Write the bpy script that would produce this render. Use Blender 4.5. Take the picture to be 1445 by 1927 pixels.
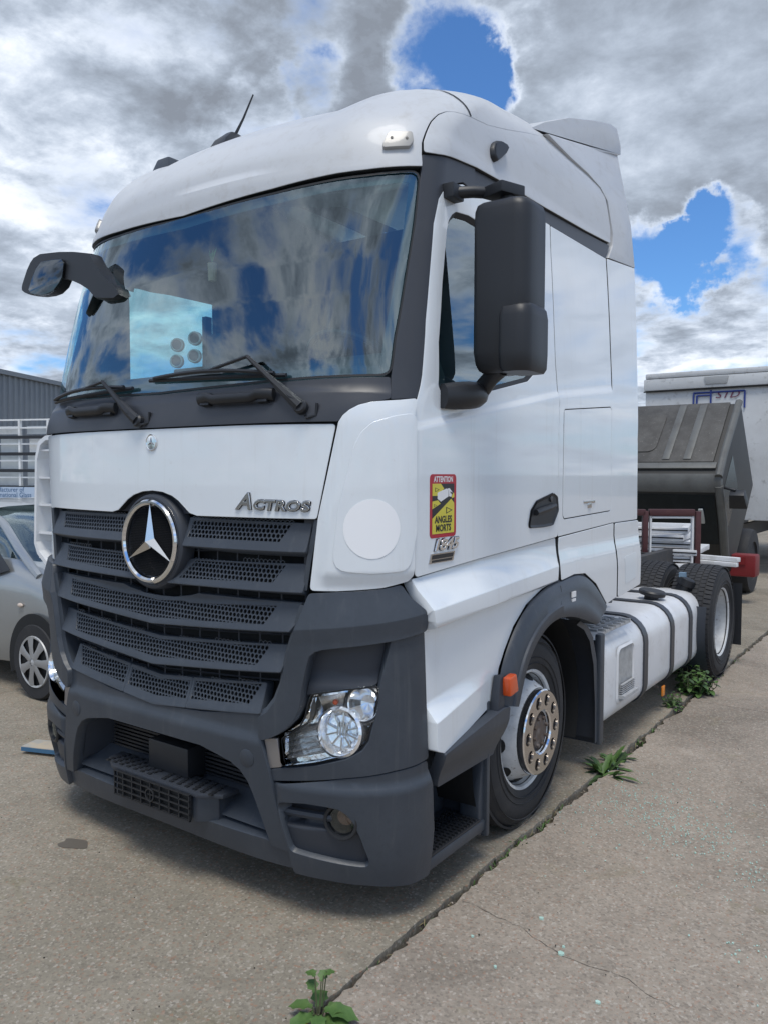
import bpy, bmesh, math, random
import numpy as np
from mathutils import Matrix, Vector
from mathutils.geometry import tessellate_polygon
R = math.radians
rnd = random.Random(7)
for o in list(bpy.data.objects): bpy.data.objects.remove(o)
scene = bpy.context.scene
COL = scene.collection

# ------------------------------------------------------------------ camera
cam_d = bpy.data.cameras.new('camera'); cam = bpy.data.objects.new('camera', cam_d); COL.objects.link(cam)
cam_d.sensor_fit = 'VERTICAL'; cam_d.sensor_height = 34.6; cam_d.sensor_width = 25.96
cam_d.lens = 1500/1927*34.6; cam_d.clip_start = .05; cam_d.clip_end = 3000
YAW, PITCH, ROLL = R(35.5), R(2.78), R(.15)
CAM = Vector((2.842, -2.208, 1.775))
fw = Vector((-math.sin(YAW)*math.cos(PITCH), math.cos(YAW)*math.cos(PITCH), -math.sin(PITCH)))
rt = Vector((math.cos(YAW), math.sin(YAW), 0)); up = rt.cross(fw)
rt2 = rt*math.cos(ROLL)+up*math.sin(ROLL); up2 = up*math.cos(ROLL)-rt*math.sin(ROLL)
mw = Matrix.Identity(4)
for i in range(3): mw[i][0], mw[i][1], mw[i][2], mw[i][3] = rt2[i], up2[i], -fw[i], CAM[i]
cam.matrix_world = mw
scene.camera = cam

# ------------------------------------------------------------------ world, sun, exposure
SUN_AZ = R(214)       # of the direction to the sun, from +Y towards -X
SUN_EL = R(69)
sdir = Vector((-math.sin(SUN_AZ)*math.cos(SUN_EL), math.cos(SUN_AZ)*math.cos(SUN_EL), math.sin(SUN_EL)))
world = bpy.data.worlds.new('World'); scene.world = world; world.use_nodes = True
nt = world.node_tree; nt.nodes.clear()
SKY_STRENGTH = .14
def N(nt, t, **k):
    n = nt.nodes.new(t)
    for a, b in k.items():
        if a == 'inp':
            for i, v in b.items(): n.inputs[i].default_value = v
        else: setattr(n, a, b)
    return n
def math_n(nt, op, a, b=None, clamp=False):
    n = nt.nodes.new('ShaderNodeMath'); n.operation = op; n.use_clamp = clamp
    for i, v in enumerate((a, b)):
        if v is None: continue
        if hasattr(v, 'links'): nt.links.new(v, n.inputs[i])
        else: n.inputs[i].default_value = v
    return n.outputs[0]
L = nt.links.new
sky = N(nt, 'ShaderNodeTexSky', sky_type='NISHITA', sun_disc=False, sun_elevation=SUN_EL, sun_rotation=-SUN_AZ,
        altitude=50, air_density=1.0, dust_density=.6, ozone_density=2.5)
tc = N(nt, 'ShaderNodeTexCoord')
sep = N(nt, 'ShaderNodeSeparateXYZ'); L(tc.outputs['Generated'], sep.inputs[0])
zz = math_n(nt, 'MAXIMUM', sep.outputs[2], 0.0); zz = math_n(nt, 'ADD', zz, .22)
comb = N(nt, 'ShaderNodeCombineXYZ')
L(math_n(nt, 'DIVIDE', sep.outputs[0], zz), comb.inputs[0]); L(math_n(nt, 'DIVIDE', sep.outputs[1], zz), comb.inputs[1])
def noise(scale, detail, rough, dist, off=(0, 0, 0)):
    m = N(nt, 'ShaderNodeMapping'); m.inputs['Location'].default_value = off; L(comb.outputs[0], m.inputs[0])
    n = N(nt, 'ShaderNodeTexNoise', inp={'Scale': scale, 'Detail': detail, 'Roughness': rough, 'Distortion': dist})
    L(m.outputs[0], n.inputs['Vector']); return n.outputs['Fac']
n1 = noise(2.0, 10, .55, .15, (3.1, 1.7, 0))
n2 = noise(1.3, 8, .54, .10, (8.2, 4.4, 0))
n3 = noise(6.5, 10, .64, .15, (1.2, 9.4, 0))
dens = math_n(nt, 'ADD', math_n(nt, 'MULTIPLY', math_n(nt, 'SUBTRACT', n1, .5), 1.7), .585)
dens = math_n(nt, 'ADD', dens, math_n(nt, 'MULTIPLY', math_n(nt, 'SUBTRACT', n3, .5), .38))
wn = N(nt, 'ShaderNodeTexNoise', inp={'Scale': 7., 'Detail': 7., 'Roughness': .6}); L(tc.outputs['Generated'], wn.inputs['Vector'])
wv = N(nt, 'ShaderNodeVectorMath', operation='SUBTRACT'); L(wn.outputs['Color'], wv.inputs[0]); wv.inputs[1].default_value = (.5, .5, .5)
wm = N(nt, 'ShaderNodeVectorMath', operation='SCALE'); L(wv.outputs[0], wm.inputs[0]); wm.inputs['Scale'].default_value = .22
wa = N(nt, 'ShaderNodeVectorMath', operation='ADD'); L(tc.outputs['Generated'], wa.inputs[0]); L(wm.outputs[0], wa.inputs[1])
wz = N(nt, 'ShaderNodeVectorMath', operation='NORMALIZE'); L(wa.outputs[0], wz.inputs[0])
def lobe(px, py, r0, r1, amt):
    global dens
    d = (rt2*((px-722.5)/1500)+up2*(-(py-963.5)/1500)+fw).normalized()
    v = N(nt, 'ShaderNodeVectorMath', operation='DOT_PRODUCT'); L(wz.outputs[0], v.inputs[0]); v.inputs[1].default_value = d
    mr = N(nt, 'ShaderNodeMapRange', interpolation_type='SMOOTHSTEP', inp={1: math.cos(R(r1)), 2: math.cos(R(r0)), 3: 0., 4: amt})
    L(v.outputs['Value'], mr.inputs[0]); dens = math_n(nt, 'ADD', dens, mr.outputs[0])
for a in LOBES if 'LOBES' in globals() else [
        (850, 130, .2, 4.6, -.40), (900, 165, .2, 3.4, -.22), (1220, 480, .3, 3.6, -.38), (1345, 462, .3, 3.6, -.38), (1280, 500, .3, 3, -.3), (1400, 330, 1, 6, .2), (60, 640, 1, 8, .15),
        (455, 235, .3, 4, -.24), (565, 175, .3, 3.2, -.22), (1330, 600, 1, 6, .12),
        (1150, 230, 3, 11, .16), (1330, 120, 3, 13, .30), (150, 250, 4, 16, .20), (620, 60, 2, 8, .12)]:
    lobe(*a)
mask = N(nt, 'ShaderNodeMapRange', interpolation_type='SMOOTHSTEP', inp={1: .37, 2: .68, 3: 0., 4: 1.}); L(dens, mask.inputs[0])
# cloud tone: thin edges bright, thick cores grey, fine structure from n3
core = N(nt, 'ShaderNodeMapRange', interpolation_type='SMOOTHSTEP', inp={1: .50, 2: .90, 3: 0., 4: 1.}); L(dens, core.inputs[0])
t = math_n(nt, 'ADD', math_n(nt, 'MULTIPLY', core.outputs[0], .50), .27)
t = math_n(nt, 'ADD', t, math_n(nt, 'MULTIPLY', math_n(nt, 'SUBTRACT', n2, .5), 2.4))
t = math_n(nt, 'ADD', t, math_n(nt, 'MULTIPLY', math_n(nt, 'SUBTRACT', n3, .5), .95))
ramp = N(nt, 'ShaderNodeValToRGB'); L(t, ramp.inputs[0])
cr = ramp.color_ramp; cr.interpolation = 'B_SPLINE'
cr.elements[0].position = 0.0; cr.elements[0].color = (1.0, 1.0, 1.02, 1)
cr.elements[1].position = .95; cr.elements[1].color = (.225, .255, .305, 1)
for p, c in ((.2, (.80, .86, .95, 1)), (.45, (.52, .59, .70, 1)), (.7, (.34, .395, .48, 1))):
    e = cr.elements.new(p); e.color = c
cl = N(nt, 'ShaderNodeMix', data_type='RGBA', blend_type='MULTIPLY', inp={0: 1.0}); L(ramp.outputs[0], cl.inputs[6])
CL = .74/SKY_STRENGTH; cl.inputs[7].default_value = (CL, CL, CL, 1)
sk = N(nt, 'ShaderNodeMix', data_type='RGBA', blend_type='MULTIPLY', inp={0: 1.0}); L(sky.outputs[0], sk.inputs[6]); sk.inputs[7].default_value = (.33, .52, .72, 1)
mx = N(nt, 'ShaderNodeMix', data_type='RGBA'); L(mask.outputs[0], mx.inputs[0]); L(sk.outputs[2], mx.inputs[6]); L(cl.outputs[2], mx.inputs[7])
bg = N(nt, 'ShaderNodeBackground', inp={1: SKY_STRENGTH}); L(mx.outputs[2], bg.inputs[0])
wo = N(nt, 'ShaderNodeOutputWorld'); L(bg.outputs[0], wo.inputs[0])
sun_d = bpy.data.lights.new('sun', 'SUN'); sun = bpy.data.objects.new('sun', sun_d); COL.objects.link(sun)
sun_d.energy = 1.35; sun_d.angle = R(22); sun_d.color = (1, .95, .87)
sun.rotation_euler = (-sdir).to_track_quat('-Z', 'Y').to_euler()
vs = scene.view_settings; vs.view_transform = 'Standard'; vs.look = 'None'; vs.gamma = 1; vs.exposure = 0.70; vs.use_curve_mapping = False

# ------------------------------------------------------------------ materials
def mat(name, col, rough=.5, metal=0, spec=.5, coat=0, bump=None, var=None, emis=None):
    m = bpy.data.materials.new(name); m.use_nodes = True; t = m.node_tree; b = t.nodes['Principled BSDF']
    b.inputs['Base Color'].default_value = (*col, 1); b.inputs['Roughness'].default_value = rough; b.inputs['Metallic'].default_value = metal
    b.inputs['Specular IOR Level'].default_value = spec; b.inputs['Coat Weight'].default_value = coat; b.inputs['Coat Roughness'].default_value = .035
    co = t.nodes.new('ShaderNodeTexCoord')
    if var:   # list of (scale, colour, lo, hi, detail): blotches of another colour
        cur = None
        for sc, c2, lo, hi, amt in var:
            st = isinstance(sc, tuple)
            n = N(t, 'ShaderNodeTexNoise', inp={'Scale': 1. if st else sc, 'Detail': 8, 'Roughness': .65})
            if st:
                mp_ = N(t, 'ShaderNodeMapping'); mp_.inputs['Scale'].default_value = sc; t.links.new(co.outputs['Object'], mp_.inputs[0]); t.links.new(mp_.outputs[0], n.inputs['Vector'])
            else: t.links.new(co.outputs['Object'], n.inputs['Vector'])
            mr = N(t, 'ShaderNodeMapRange', inp={1: lo, 2: hi, 3: 0., 4: amt}); t.links.new(n.outputs['Fac'], mr.inputs[0])
            mi = N(t, 'ShaderNodeMix', data_type='RGBA'); t.links.new(mr.outputs[0], mi.inputs[0])
            if cur is None: mi.inputs[6].default_value = (*col, 1)
            else: t.links.new(cur, mi.inputs[6])
            mi.inputs[7].default_value = (*c2, 1); cur = mi.outputs[2]
        t.links.new(cur, b.inputs['Base Color'])
    if bump:
        sc, st = bump
        n = N(t, 'ShaderNodeTexNoise', inp={'Scale': sc, 'Detail': 5}); t.links.new(co.outputs['Object'], n.inputs['Vector'])
        bp = N(t, 'ShaderNodeBump', inp={'Strength': st, 'Distance': .004}); t.links.new(n.outputs['Fac'], bp.inputs['Height']); t.links.new(bp.outputs[0], b.inputs['Normal'])
    if emis: b.inputs['Emission Color'].default_value = (*emis[0], 1); b.inputs['Emission Strength'].default_value = emis[1]
    return m
def glass(name, tint, r0=.05, rough=.0):
    m = bpy.data.materials.new(name); m.use_nodes = True; t = m.node_tree; t.nodes.clear()
    tr = N(t, 'ShaderNodeBsdfTransparent'); tr.inputs[0].default_value = (*tint, 1)
    gl = N(t, 'ShaderNodeBsdfGlossy'); gl.inputs['Roughness'].default_value = rough; gl.inputs['Color'].default_value = (.86, .96, 1, 1)
    lw = N(t, 'ShaderNodeLayerWeight', inp={0: .5}); mu = math_n(t, 'ADD', math_n(t, 'MULTIPLY', math_n(t, 'POWER', lw.outputs['Facing'], 4.0), 1-r0), r0, True)
    mi = N(t, 'ShaderNodeMixShader'); t.links.new(mu, mi.inputs[0]); t.links.new(tr.outputs[0], mi.inputs[1]); t.links.new(gl.outputs[0], mi.inputs[2])
    ou = N(t, 'ShaderNodeOutputMaterial'); t.links.new(mi.outputs[0], ou.inputs[0]); return m
WHITE = mat('white_paint', (.77, .815, .845), .30, coat=1.0, var=[(2.2, (.66, .69, .70), .5, .8, .5), (30, (.60, .60, .58), .62, .8, .35), ((22, 22, 1.1), (.60, .60, .57), .56, .80, .38)])
WHITE2 = mat('white_paint_plain', (.78, .80, .82), .3, coat=.3)
ROOFW = mat('roof_paint_dimmed', (.56, .58, .60), .46, coat=.12, var=[(1.6, (.47, .475, .475), .45, .75, .45), (14, (.40, .385, .36), .55, .8, .45), ((14, 3, 14), (.38, .365, .34), .55, .8, .5)])  # white dulled in colour for the dim light overhead, plus streaky dirt
GREYP = mat('grey_plastic', (.040, .049, .063), .42, var=[(3, (.060, .071, .087), .45, .75, .7), (40, (.038, .047, .06), .5, .7, .6), ((26, 26, 1.6), (.085, .093, .103), .56, .78, .6), (150, (.11, .115, .12), .66, .74, .5)], bump=(420, .12))
GREYD = mat('grey_plastic_dark', (.035, .041, .053), .5, bump=(420, .1))
BLACKP = mat('black_trim', (.040, .044, .053), .38, var=[(5, (.055, .058, .066), .5, .8, .7)])
BLACK = mat('black_plastic', (.018, .020, .024), .45, bump=(300, .08))
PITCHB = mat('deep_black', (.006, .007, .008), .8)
SEAL = mat('rubber_seal', (.012, .013, .015), .55)
TYRE = mat('tyre_rubber', (.022, .023, .026), .75, var=[(8, (.045, .044, .043), .5, .75, .7)], bump=(120, .25))
CHROME = mat('chrome', (.83, .83, .83), .09, metal=1)
CHROMEG = mat('chrome_ground_tint', (.56, .53, .50), .22, metal=1, var=[(14, (.50, .44, .39), .55, .78, .5)])  # brown-grey of the reflected ground is put into this chrome's colour
REFL = mat('reflector', (.94, .95, .96), .08, metal=.82, coat=.4)
RIMW = mat('rim_paint', (.58, .60, .61), .45, var=[(9, (.34, .35, .36), .45, .7, .7), (26, (.13, .075, .045), .6, .72, .95), (70, (.09, .05, .03), .63, .7, .8)])
RUST = mat('hub_rust', (.10, .075, .06), .7, var=[(20, (.22, .20, .19), .5, .7, .8)])
GLASSW = glass('windscreen_glass', (.55, .86, .88), .18)
GLASSS = glass('side_glass', (.60, .84, .86), .24)
LENS = glass('clear_lens', (.96, .97, .98), .05)
FOGL = glass('fog_lens', (.55, .52, .50), .10)
ORANGE = mat('orange_lens', (.62, .085, .015), .25, coat=.5)
AMBER = mat('amber_reflector', (.80, .25, .02), .3, coat=.4)
CREAM = mat('bunk_fabric', (.12, .135, .15), .85)
SEATM = mat('seat_fabric', (.06, .065, .075), .85)
DASH = mat('dash_plastic', (.035, .04, .05), .6)
TANKW = mat('tank_paint', (.70, .71, .72), .38, coat=.2, var=[(2.5, (.50, .49, .47), .5, .75, .7), (16, (.40, .38, .34), .58, .75, .55)])
GALV = mat('galvanised', (.52, .53, .54), .5, metal=.4, var=[(18, (.36, .36, .35), .45, .7, .8)])
FRAMEM = mat('chassis_paint', (.045, .045, .048), .6, var=[(8, (.10, .085, .07), .5, .75, .7)])
DECAL = mat('round_decal', (.90, .91, .92), .45)
RED = mat('sticker_red', (.42, .012, .03), .35); YEL = mat('sticker_yellow', (.66, .58, .06), .35); BLK = mat('sticker_black', (.015, .015, .018), .35); WHT = mat('sticker_white', (.8, .8, .8), .35)

# ------------------------------------------------------------------ object helpers
def tag(o, label=None, cat=None, group=None, kind=None):
    if label: o['label'] = label
    if cat: o['category'] = cat
    if group: o['group'] = group
    if kind: o['kind'] = kind
    return o
def empty(name, loc=(0, 0, 0), rz=0, label=None, cat=None, group=None):
    o = bpy.data.objects.new(name, None); COL.objects.link(o); o.location = loc; o.rotation_euler.z = rz; o.empty_display_size = .2
    return tag(o, label, cat, group)
def fr(p, n, up=(0, 0, 1)):
    n = Vector(n).normalized(); x = Vector(up).cross(n)
    if x.length < 1e-4: x = Vector((1, 0, 0)).cross(n) if abs(n.x) < .9 else Vector((0, 1, 0)).cross(n)
    x.normalize(); y = n.cross(x); m = Matrix.Identity(4)
    for i in range(3): m[i][0], m[i][1], m[i][2], m[i][3] = x[i], y[i], n[i], p[i]
    return m
class MB:
    def __init__(s): s.v = []; s.f = []; s.m = []; s.mats = []
    def mi(s, m):
        if m not in s.mats: s.mats.append(m)
        return s.mats.index(m)
    def add(s, vs, fs, m, M=None):
        b = len(s.v); k = s.mi(m)
        for p in vs: s.v.append(tuple(M @ Vector(p)) if M is not None else tuple(p))
        for f in fs: s.f.append([b+i for i in f]); s.m.append(k)
        return s
    def box(s, c, d, m, M=None, tp=1.0, tq=None):
        x, y, z = d[0]/2, d[1]/2, d[2]/2; tq = tp if tq is None else tq
        vs = [(-x, -y, -z), (x, -y, -z), (x, y, -z), (-x, y, -z), (-x*tp, -y*tq, z), (x*tp, -y*tq, z), (x*tp, y*tq, z), (-x*tp, y*tq, z)]
        T = Matrix.Translation(c)
        if M is not None: T = T @ M if M.translation.length < 1e-9 else M @ T
        return s.add(vs, [(3, 2, 1, 0), (4, 5, 6, 7), (0, 1, 5, 4), (1, 2, 6, 5), (2, 3, 7, 6), (3, 0, 4, 7)], m, T)
    def tube(s, path, r, m, n=8, cap=True, M=None):
        path = [Vector(p) for p in path]; vs = []; fs = []; k = len(path); pu = None
        for i, p in enumerate(path):
            d = (path[min(i+1, k-1)]-path[max(i-1, 0)]).normalized()
            if pu is None: pu = Vector((0, 0, 1)) if abs(d.z) < .9 else Vector((1, 0, 0))
            x = d.cross(pu).normalized(); y = x.cross(d); pu = y
            rr = r[i] if isinstance(r, (list, tuple)) else r
            for j in range(n):
                a = 2*math.pi*j/n; vs.append(p+x*math.cos(a)*rr+y*math.sin(a)*rr)
        for i in range(k-1):
            for j in range(n): fs.append((i*n+j, i*n+(j+1) % n, (i+1)*n+(j+1) % n, (i+1)*n+j))
        if cap: fs += [tuple(range(n))[::-1], tuple(range((k-1)*n, k*n))]
        return s.add(vs, fs, m, M)
    def lathe(s, prof, m, M=None, n=48, close=False, a0=0, a1=2*math.pi):
        vs = []; fs = []; k = len(prof); full = abs(a1-a0-2*math.pi) < 1e-6; nn = n if full else n+1
        for j in range(nn):
            a = a0+(a1-a0)*j/n; c, sn = math.cos(a), math.sin(a)
            for r, h in prof: vs.append((r*c, r*sn, h))
        for j in range(n):
            j2 = (j+1) % nn
            for i in range(k if close else k-1): fs.append((j*k+i, j2*k+i, j2*k+(i+1) % k, j*k+(i+1) % k))
        return s.add(vs, fs, m, M)
    def prism(s, pts, h0, h1, m, M=None, cap=True):
        n = len(pts); vs = [(x, y, h0) for x, y in pts]+[(x, y, h1) for x, y in pts]
        fs = [(i, (i+1) % n, n+(i+1) % n, n+i) for i in range(n)]
        if cap:
            tr = tessellate_polygon([[Vector((x, y, 0)) for x, y in pts]])
            for t3 in tr: fs += [tuple(n+i for i in t3), tuple(t3)[::-1]]
        return s.add(vs, fs, m, M)
    def sphere(s, c, r, m, n=16, k=10, sc=(1, 1, 1), M=None):
        vs = []; fs = []
        for i in range(k+1):
            a = math.pi*i/k
            for j in range(n):
                b = 2*math.pi*j/n; vs.append((c[0]+r*sc[0]*math.sin(a)*math.cos(b), c[1]+r*sc[1]*math.sin(a)*math.sin(b), c[2]+r*sc[2]*math.cos(a)))
        for i in range(k):
            for j in range(n): fs.append((i*n+j, (i+1)*n+j, (i+1)*n+(j+1) % n, i*n+(j+1) % n))
        return s.add(vs, fs, m, M)
    def loft(s, rings, m, cap=True, M=None, closed=True):
        n = len(rings[0]); vs = [p for r in rings for p in r]; fs = []
        for i in range(len(rings)-1):
            for j in range(n if closed else n-1): fs.append((i*n+j, i*n+(j+1) % n, (i+1)*n+(j+1) % n, (i+1)*n+j))
        if cap: fs += [tuple(range(n))[::-1], tuple(range((len(rings)-1)*n, len(rings)*n))]
        return s.add(vs, fs, m, M)
    def text(s, txt, size, m, M, ext=.0, shear=0, space=1.0, align='CENTER', sx=1.0, off=0):
        c = bpy.data.curves.new('t', 'FONT'); c.body = txt; c.size = size; c.extrude = ext; c.shear = shear; c.space_character = space; c.align_x = align; c.resolution_u = 3
        c.offset = off
        if ext > .001: c.bevel_depth = ext*.35
        ob = bpy.data.objects.new('t', c); COL.objects.link(ob); dg = bpy.context.evaluated_depsgraph_get(); me = bpy.data.meshes.new_from_object(ob.evaluated_get(dg))
        s.add([(v.co.x*sx, v.co.y, v.co.z) for v in me.vertices], [tuple(p.vertices) for p in me.polygons], m, M)
        bpy.data.objects.remove(ob); bpy.data.curves.remove(c); bpy.data.meshes.remove(me); return s
    def build(s, name, parent=None, bevel=0, seg=2, ang=32, smooth=True, fix=True):
        me = bpy.data.meshes.new(name); me.from_pydata(s.v, [], s.f)
        for m in s.mats: me.materials.append(m)
        for p, k in zip(me.polygons, s.m): p.material_index = k
        if bevel or fix:
            bm = bmesh.new(); bm.from_mesh(me)
            if fix: bmesh.ops.recalc_face_normals(bm, faces=bm.faces)
            if bevel:
                ed = [e for e in bm.edges if len(e.link_faces) == 2 and e.calc_face_angle(0) > R(28)]
                bmesh.ops.bevel(bm, geom=ed, offset=bevel, segments=seg, profile=.6, affect='EDGES', clamp_overlap=True)
            bm.to_mesh(me); bm.free()
        if smooth:
            me.polygons.foreach_set('use_smooth', [True]*len(me.polygons)); me.set_sharp_from_angle(angle=R(ang))
        o = bpy.data.objects.new(name, me); COL.objects.link(o)
        if parent: o.parent = parent
        return o
def rc(poly, r, n=4, amin=20):
    out = []; k = len(poly)
    for i in range(k):
        p = Vector(poly[i]); a = Vector(poly[i-1])-p; b = Vector(poly[(i+1) % k])-p
        if a.length < 1e-6 or b.length < 1e-6: continue
        an = math.pi-a.angle(b)
        if an < R(amin): out.append(tuple(p)); continue
        d = min(r*math.tan(an/2) if an < R(150) else r*3, a.length*.45, b.length*.45)
        p0 = p+a.normalized()*d; p1 = p+b.normalized()*d
        for j in range(n+1):
            u = j/n; out.append(tuple(p0*(1-u)**2+p*2*u*(1-u)+p1*u*u))
    return out
def sym(h): # right half, centre top -> centre bottom, to the whole outline
    return list(h)+[(-q, z) for q, z in reversed(h) if abs(q) > 1e-6]
def mir(p): return [(-q, z) for q, z in reversed(p)]
def pip(x, y, P):
    c = False; n = len(P)
    for i in range(n):
        x0, y0 = P[i]; x1, y1 = P[i-1]
        if (y0 > y) != (y1 > y) and x < (x1-x0)*(y-y0)/(y1-y0)+x0: c = not c
    return c
# ------------------------------------------------------------------ cab skin: a point from q (metres round the plan, 0 at the nose) and height z
def pchip(xs, ys):
    xs = np.array(xs, float); ys = np.array(ys, float); h = np.diff(xs); d = np.diff(ys)/h; m = np.zeros_like(ys)
    for i in range(1, len(xs)-1):
        if d[i-1]*d[i] > 0:
            w1 = 2*h[i]+h[i-1]; w2 = h[i]+2*h[i-1]; m[i] = (w1+w2)/(w1/d[i-1]+w2/d[i])
    m[0] = d[0]; m[-1] = d[-1]
    def f(x):
        x = np.clip(np.asarray(x, float), xs[0], xs[-1]); i = np.clip(np.searchsorted(xs, x, 'right')-1, 0, len(xs)-2)
        t = (x-xs[i])/h[i]; t2 = t*t; t3 = t2*t
        return (2*t3-3*t2+1)*ys[i]+(t3-2*t2+t)*h[i]*m[i]+(-2*t3+3*t2)*ys[i+1]+(t3-t2)*h[i]*m[i+1]
    return f
FZ=pchip([.15,.25,.40,.55,.68,1.0,1.36,1.95,2.08,2.4,2.7,3.0,3.1,3.2,3.3,3.4,3.5,3.58,3.64,3.68,3.70],
         [.11,.085,.06,.05,.045,.042,.04,.045,.07,.135,.19,.245,.268,.31,.385,.50,.68,.88,1.12,1.42,1.85])
WZ=pchip([.15,.3,.6,1.2,1.36,2.1,2.6,3.0,3.2,3.33,3.43,3.52,3.60,3.65,3.70],
         [1.13,1.15,1.16,1.16,1.15,1.15,1.13,1.105,1.09,1.075,1.05,1.00,.90,.78,.5])
DZ=pchip([.15,.6,1.2,1.36,2.0,2.16,3.0,3.2,3.4,3.55,3.70],[.36,.36,.37,.36,.36,.40,.41,.44,.50,.50,.45])
RZ=pchip([.1,3.08,3.2,3.35,3.5,3.7],[0,0,.03,.08,.15,.2])
BW = pchip([.1, 1.95, 2.5, 2.9, 3.1, 3.8], [0, 0, .5, .9, 1, 1])
L0 = 1.30
_t = np.linspace(0, 1, 4001); _u = 1-(1-_t)**2.5; _v = 1-(1-_u**4)**.5; _v2 = 1-(1-_u**2.25)**(1/2.0)
_s = np.concatenate([[0], np.cumsum(np.hypot(np.diff(_u), .36*np.diff(_v)))]); _s /= _s[-1]
def sst(a, b, x):
    t = np.clip((x-a)/(b-a), 0, 1); return t*t*(3-2*t)
def sv(q, z):
    q = np.asarray(q, float); z = np.asarray(z, float); a = np.abs(q); F, W, D = FZ(z), WZ(z), DZ(z)
    s = np.minimum(a/L0, 1); u = np.interp(s, _s, _u); v = np.interp(s, _s, _v); w = BW(z); v = v+w*(np.interp(s, _s, _v2)-v)
    x = u*W; y = F+D*v+np.maximum(a-L0, 0)
    y = y+RZ(z)*sst(-.80, -.52, -x)
    z2 = z+np.maximum(z-3.2, 0)/.5*.10*sst(1.1, 2.0, y)
    return np.stack([np.where(q >= 0, x, -x), y, z2], -1)
def sn(q, z, e=3e-3):
    n = np.cross(sv(q+e, z)-sv(q-e, z), sv(q, z+e)-sv(q, z-e)); return n/np.maximum(np.linalg.norm(n, axis=-1, keepdims=True), 1e-9)
def so(q, z, o=0.):
    q = np.asarray(q, float); z = np.asarray(z, float)
    ov = o(q, z) if callable(o) else o
    return sv(q, z)+sn(q, z)*np.asarray(ov)[..., None]
def son(q, z, o, e=2.5e-3):
    n = np.cross(so(q+e, z, o)-so(q-e, z, o), so(q, z+e, o)-so(q, z-e, o)); return n/np.maximum(np.linalg.norm(n, axis=-1, keepdims=True), 1e-9)
def P1(q, z, o=0.): return Vector(so(np.array([q]), np.array([z]), o)[0])
def N1(q, z): return Vector(sn(np.array([q]), np.array([z]))[0])
def qys(y, z): return L0+y-float(FZ(z)+DZ(z))
DARK_RIM = ()
def panel(name, outline, m, parent, o=0., holes=(), depth=.02, res=.05, edge=.002, label=None, lines=()):
    polys = [[Vector((q, z, 0)) for q, z in pl] for pl in [outline]+list(holes)]
    tris = tessellate_polygon(polys); pts = [p for pl in polys for p in pl]
    bm = bmesh.new(); bv = [bm.verts.new(p) for p in pts]
    for a, b, c in tris:
        if len({a, b, c}) == 3:
            try: bm.faces.new((bv[a], bv[b], bv[c]))
            except ValueError: pass
    q0 = min(p.x for p in polys[0]); q1 = max(p.x for p in polys[0]); z0 = min(p.y for p in polys[0]); z1 = max(p.y for p in polys[0])
    cuts = [(0, q) for q in np.arange(math.floor(q0/res)*res+res, q1, res)]+[(1, z) for z in np.arange(math.floor(z0/res)*res+res, z1, res)]
    for ax, c in cuts:
        bmesh.ops.bisect_plane(bm, geom=bm.verts[:]+bm.edges[:]+bm.faces[:], plane_co=(c, 0, 0) if ax == 0 else (0, c, 0), plane_no=(1, 0, 0) if ax == 0 else (0, 1, 0), dist=1e-5)
    for (qa_, za_), (qb_, zb_) in lines:
        bmesh.ops.bisect_plane(bm, geom=bm.verts[:]+bm.edges[:]+bm.faces[:], plane_co=(qa_, za_, 0), plane_no=(-(zb_-za_), qb_-qa_, 0), dist=1e-5)
    for f in bm.faces:
        f.normal_update()
        if f.normal.z < 0: f.normal_flip()
    bm.verts.index_update(); qa = np.array([v.co.x for v in bm.verts]); za = np.array([v.co.y for v in bm.verts])
    pos = so(qa, za, o); nor = son(qa, za, o)
    V = [tuple(p) for p in pos]; NN = [tuple(n) for n in nor]; F = [[v.index for v in f.verts] for f in bm.faces]
    be = []
    for e in bm.edges:
        if len(e.link_faces) == 1:
            l = e.link_faces[0].loops
            for lp in l:
                if lp.edge == e: be.append((lp.vert.index, lp.link_loop_next.vert.index))
    bm.free()
    out = {}
    for a, b in be:
        t = pos[b]-pos[a]; g = np.cross(t, nor[a]+nor[b]); ln = np.linalg.norm(g)
        if ln < 1e-12: continue
        g /= ln
        for k in (a, b): out[k] = out.get(k, np.zeros(3))+g
    i1 = {}; i2 = {}
    for k, g in out.items():
        g = g/max(np.linalg.norm(g), 1e-9); nr = nor[k]
        i1[k] = len(V); V.append(tuple(pos[k]+g*edge-nr*edge*1.2)); NN.append(tuple((g*.9+nr*.45)/np.linalg.norm(g*.9+nr*.45)))
        i2[k] = len(V); V.append(tuple(pos[k]+g*edge-nr*depth)); NN.append(tuple(g))
    dark = []
    for a, b in be:
        if a in i1 and b in i1:
            F.append([b, a, i1[a], i1[b]]); dark.append(len(F)); F.append([i1[b], i1[a], i2[a], i2[b]])
    me = bpy.data.meshes.new(name); me.from_pydata(V, [], F); me.materials.append(m)
    if m in DARK_RIM:  # edge walls coloured dark to deepen the look of the panel gaps
        me.materials.append(SEAL)
        for k in dark: me.polygons[k].material_index = 1
    me.polygons.foreach_set('use_smooth', [True]*len(me.polygons))
    me.normals_split_custom_set_from_vertices(NN)
    ob = bpy.data.objects.new(name, me); COL.objects.link(ob); ob.parent = parent
    if label: ob['label'] = label
    return ob
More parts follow.
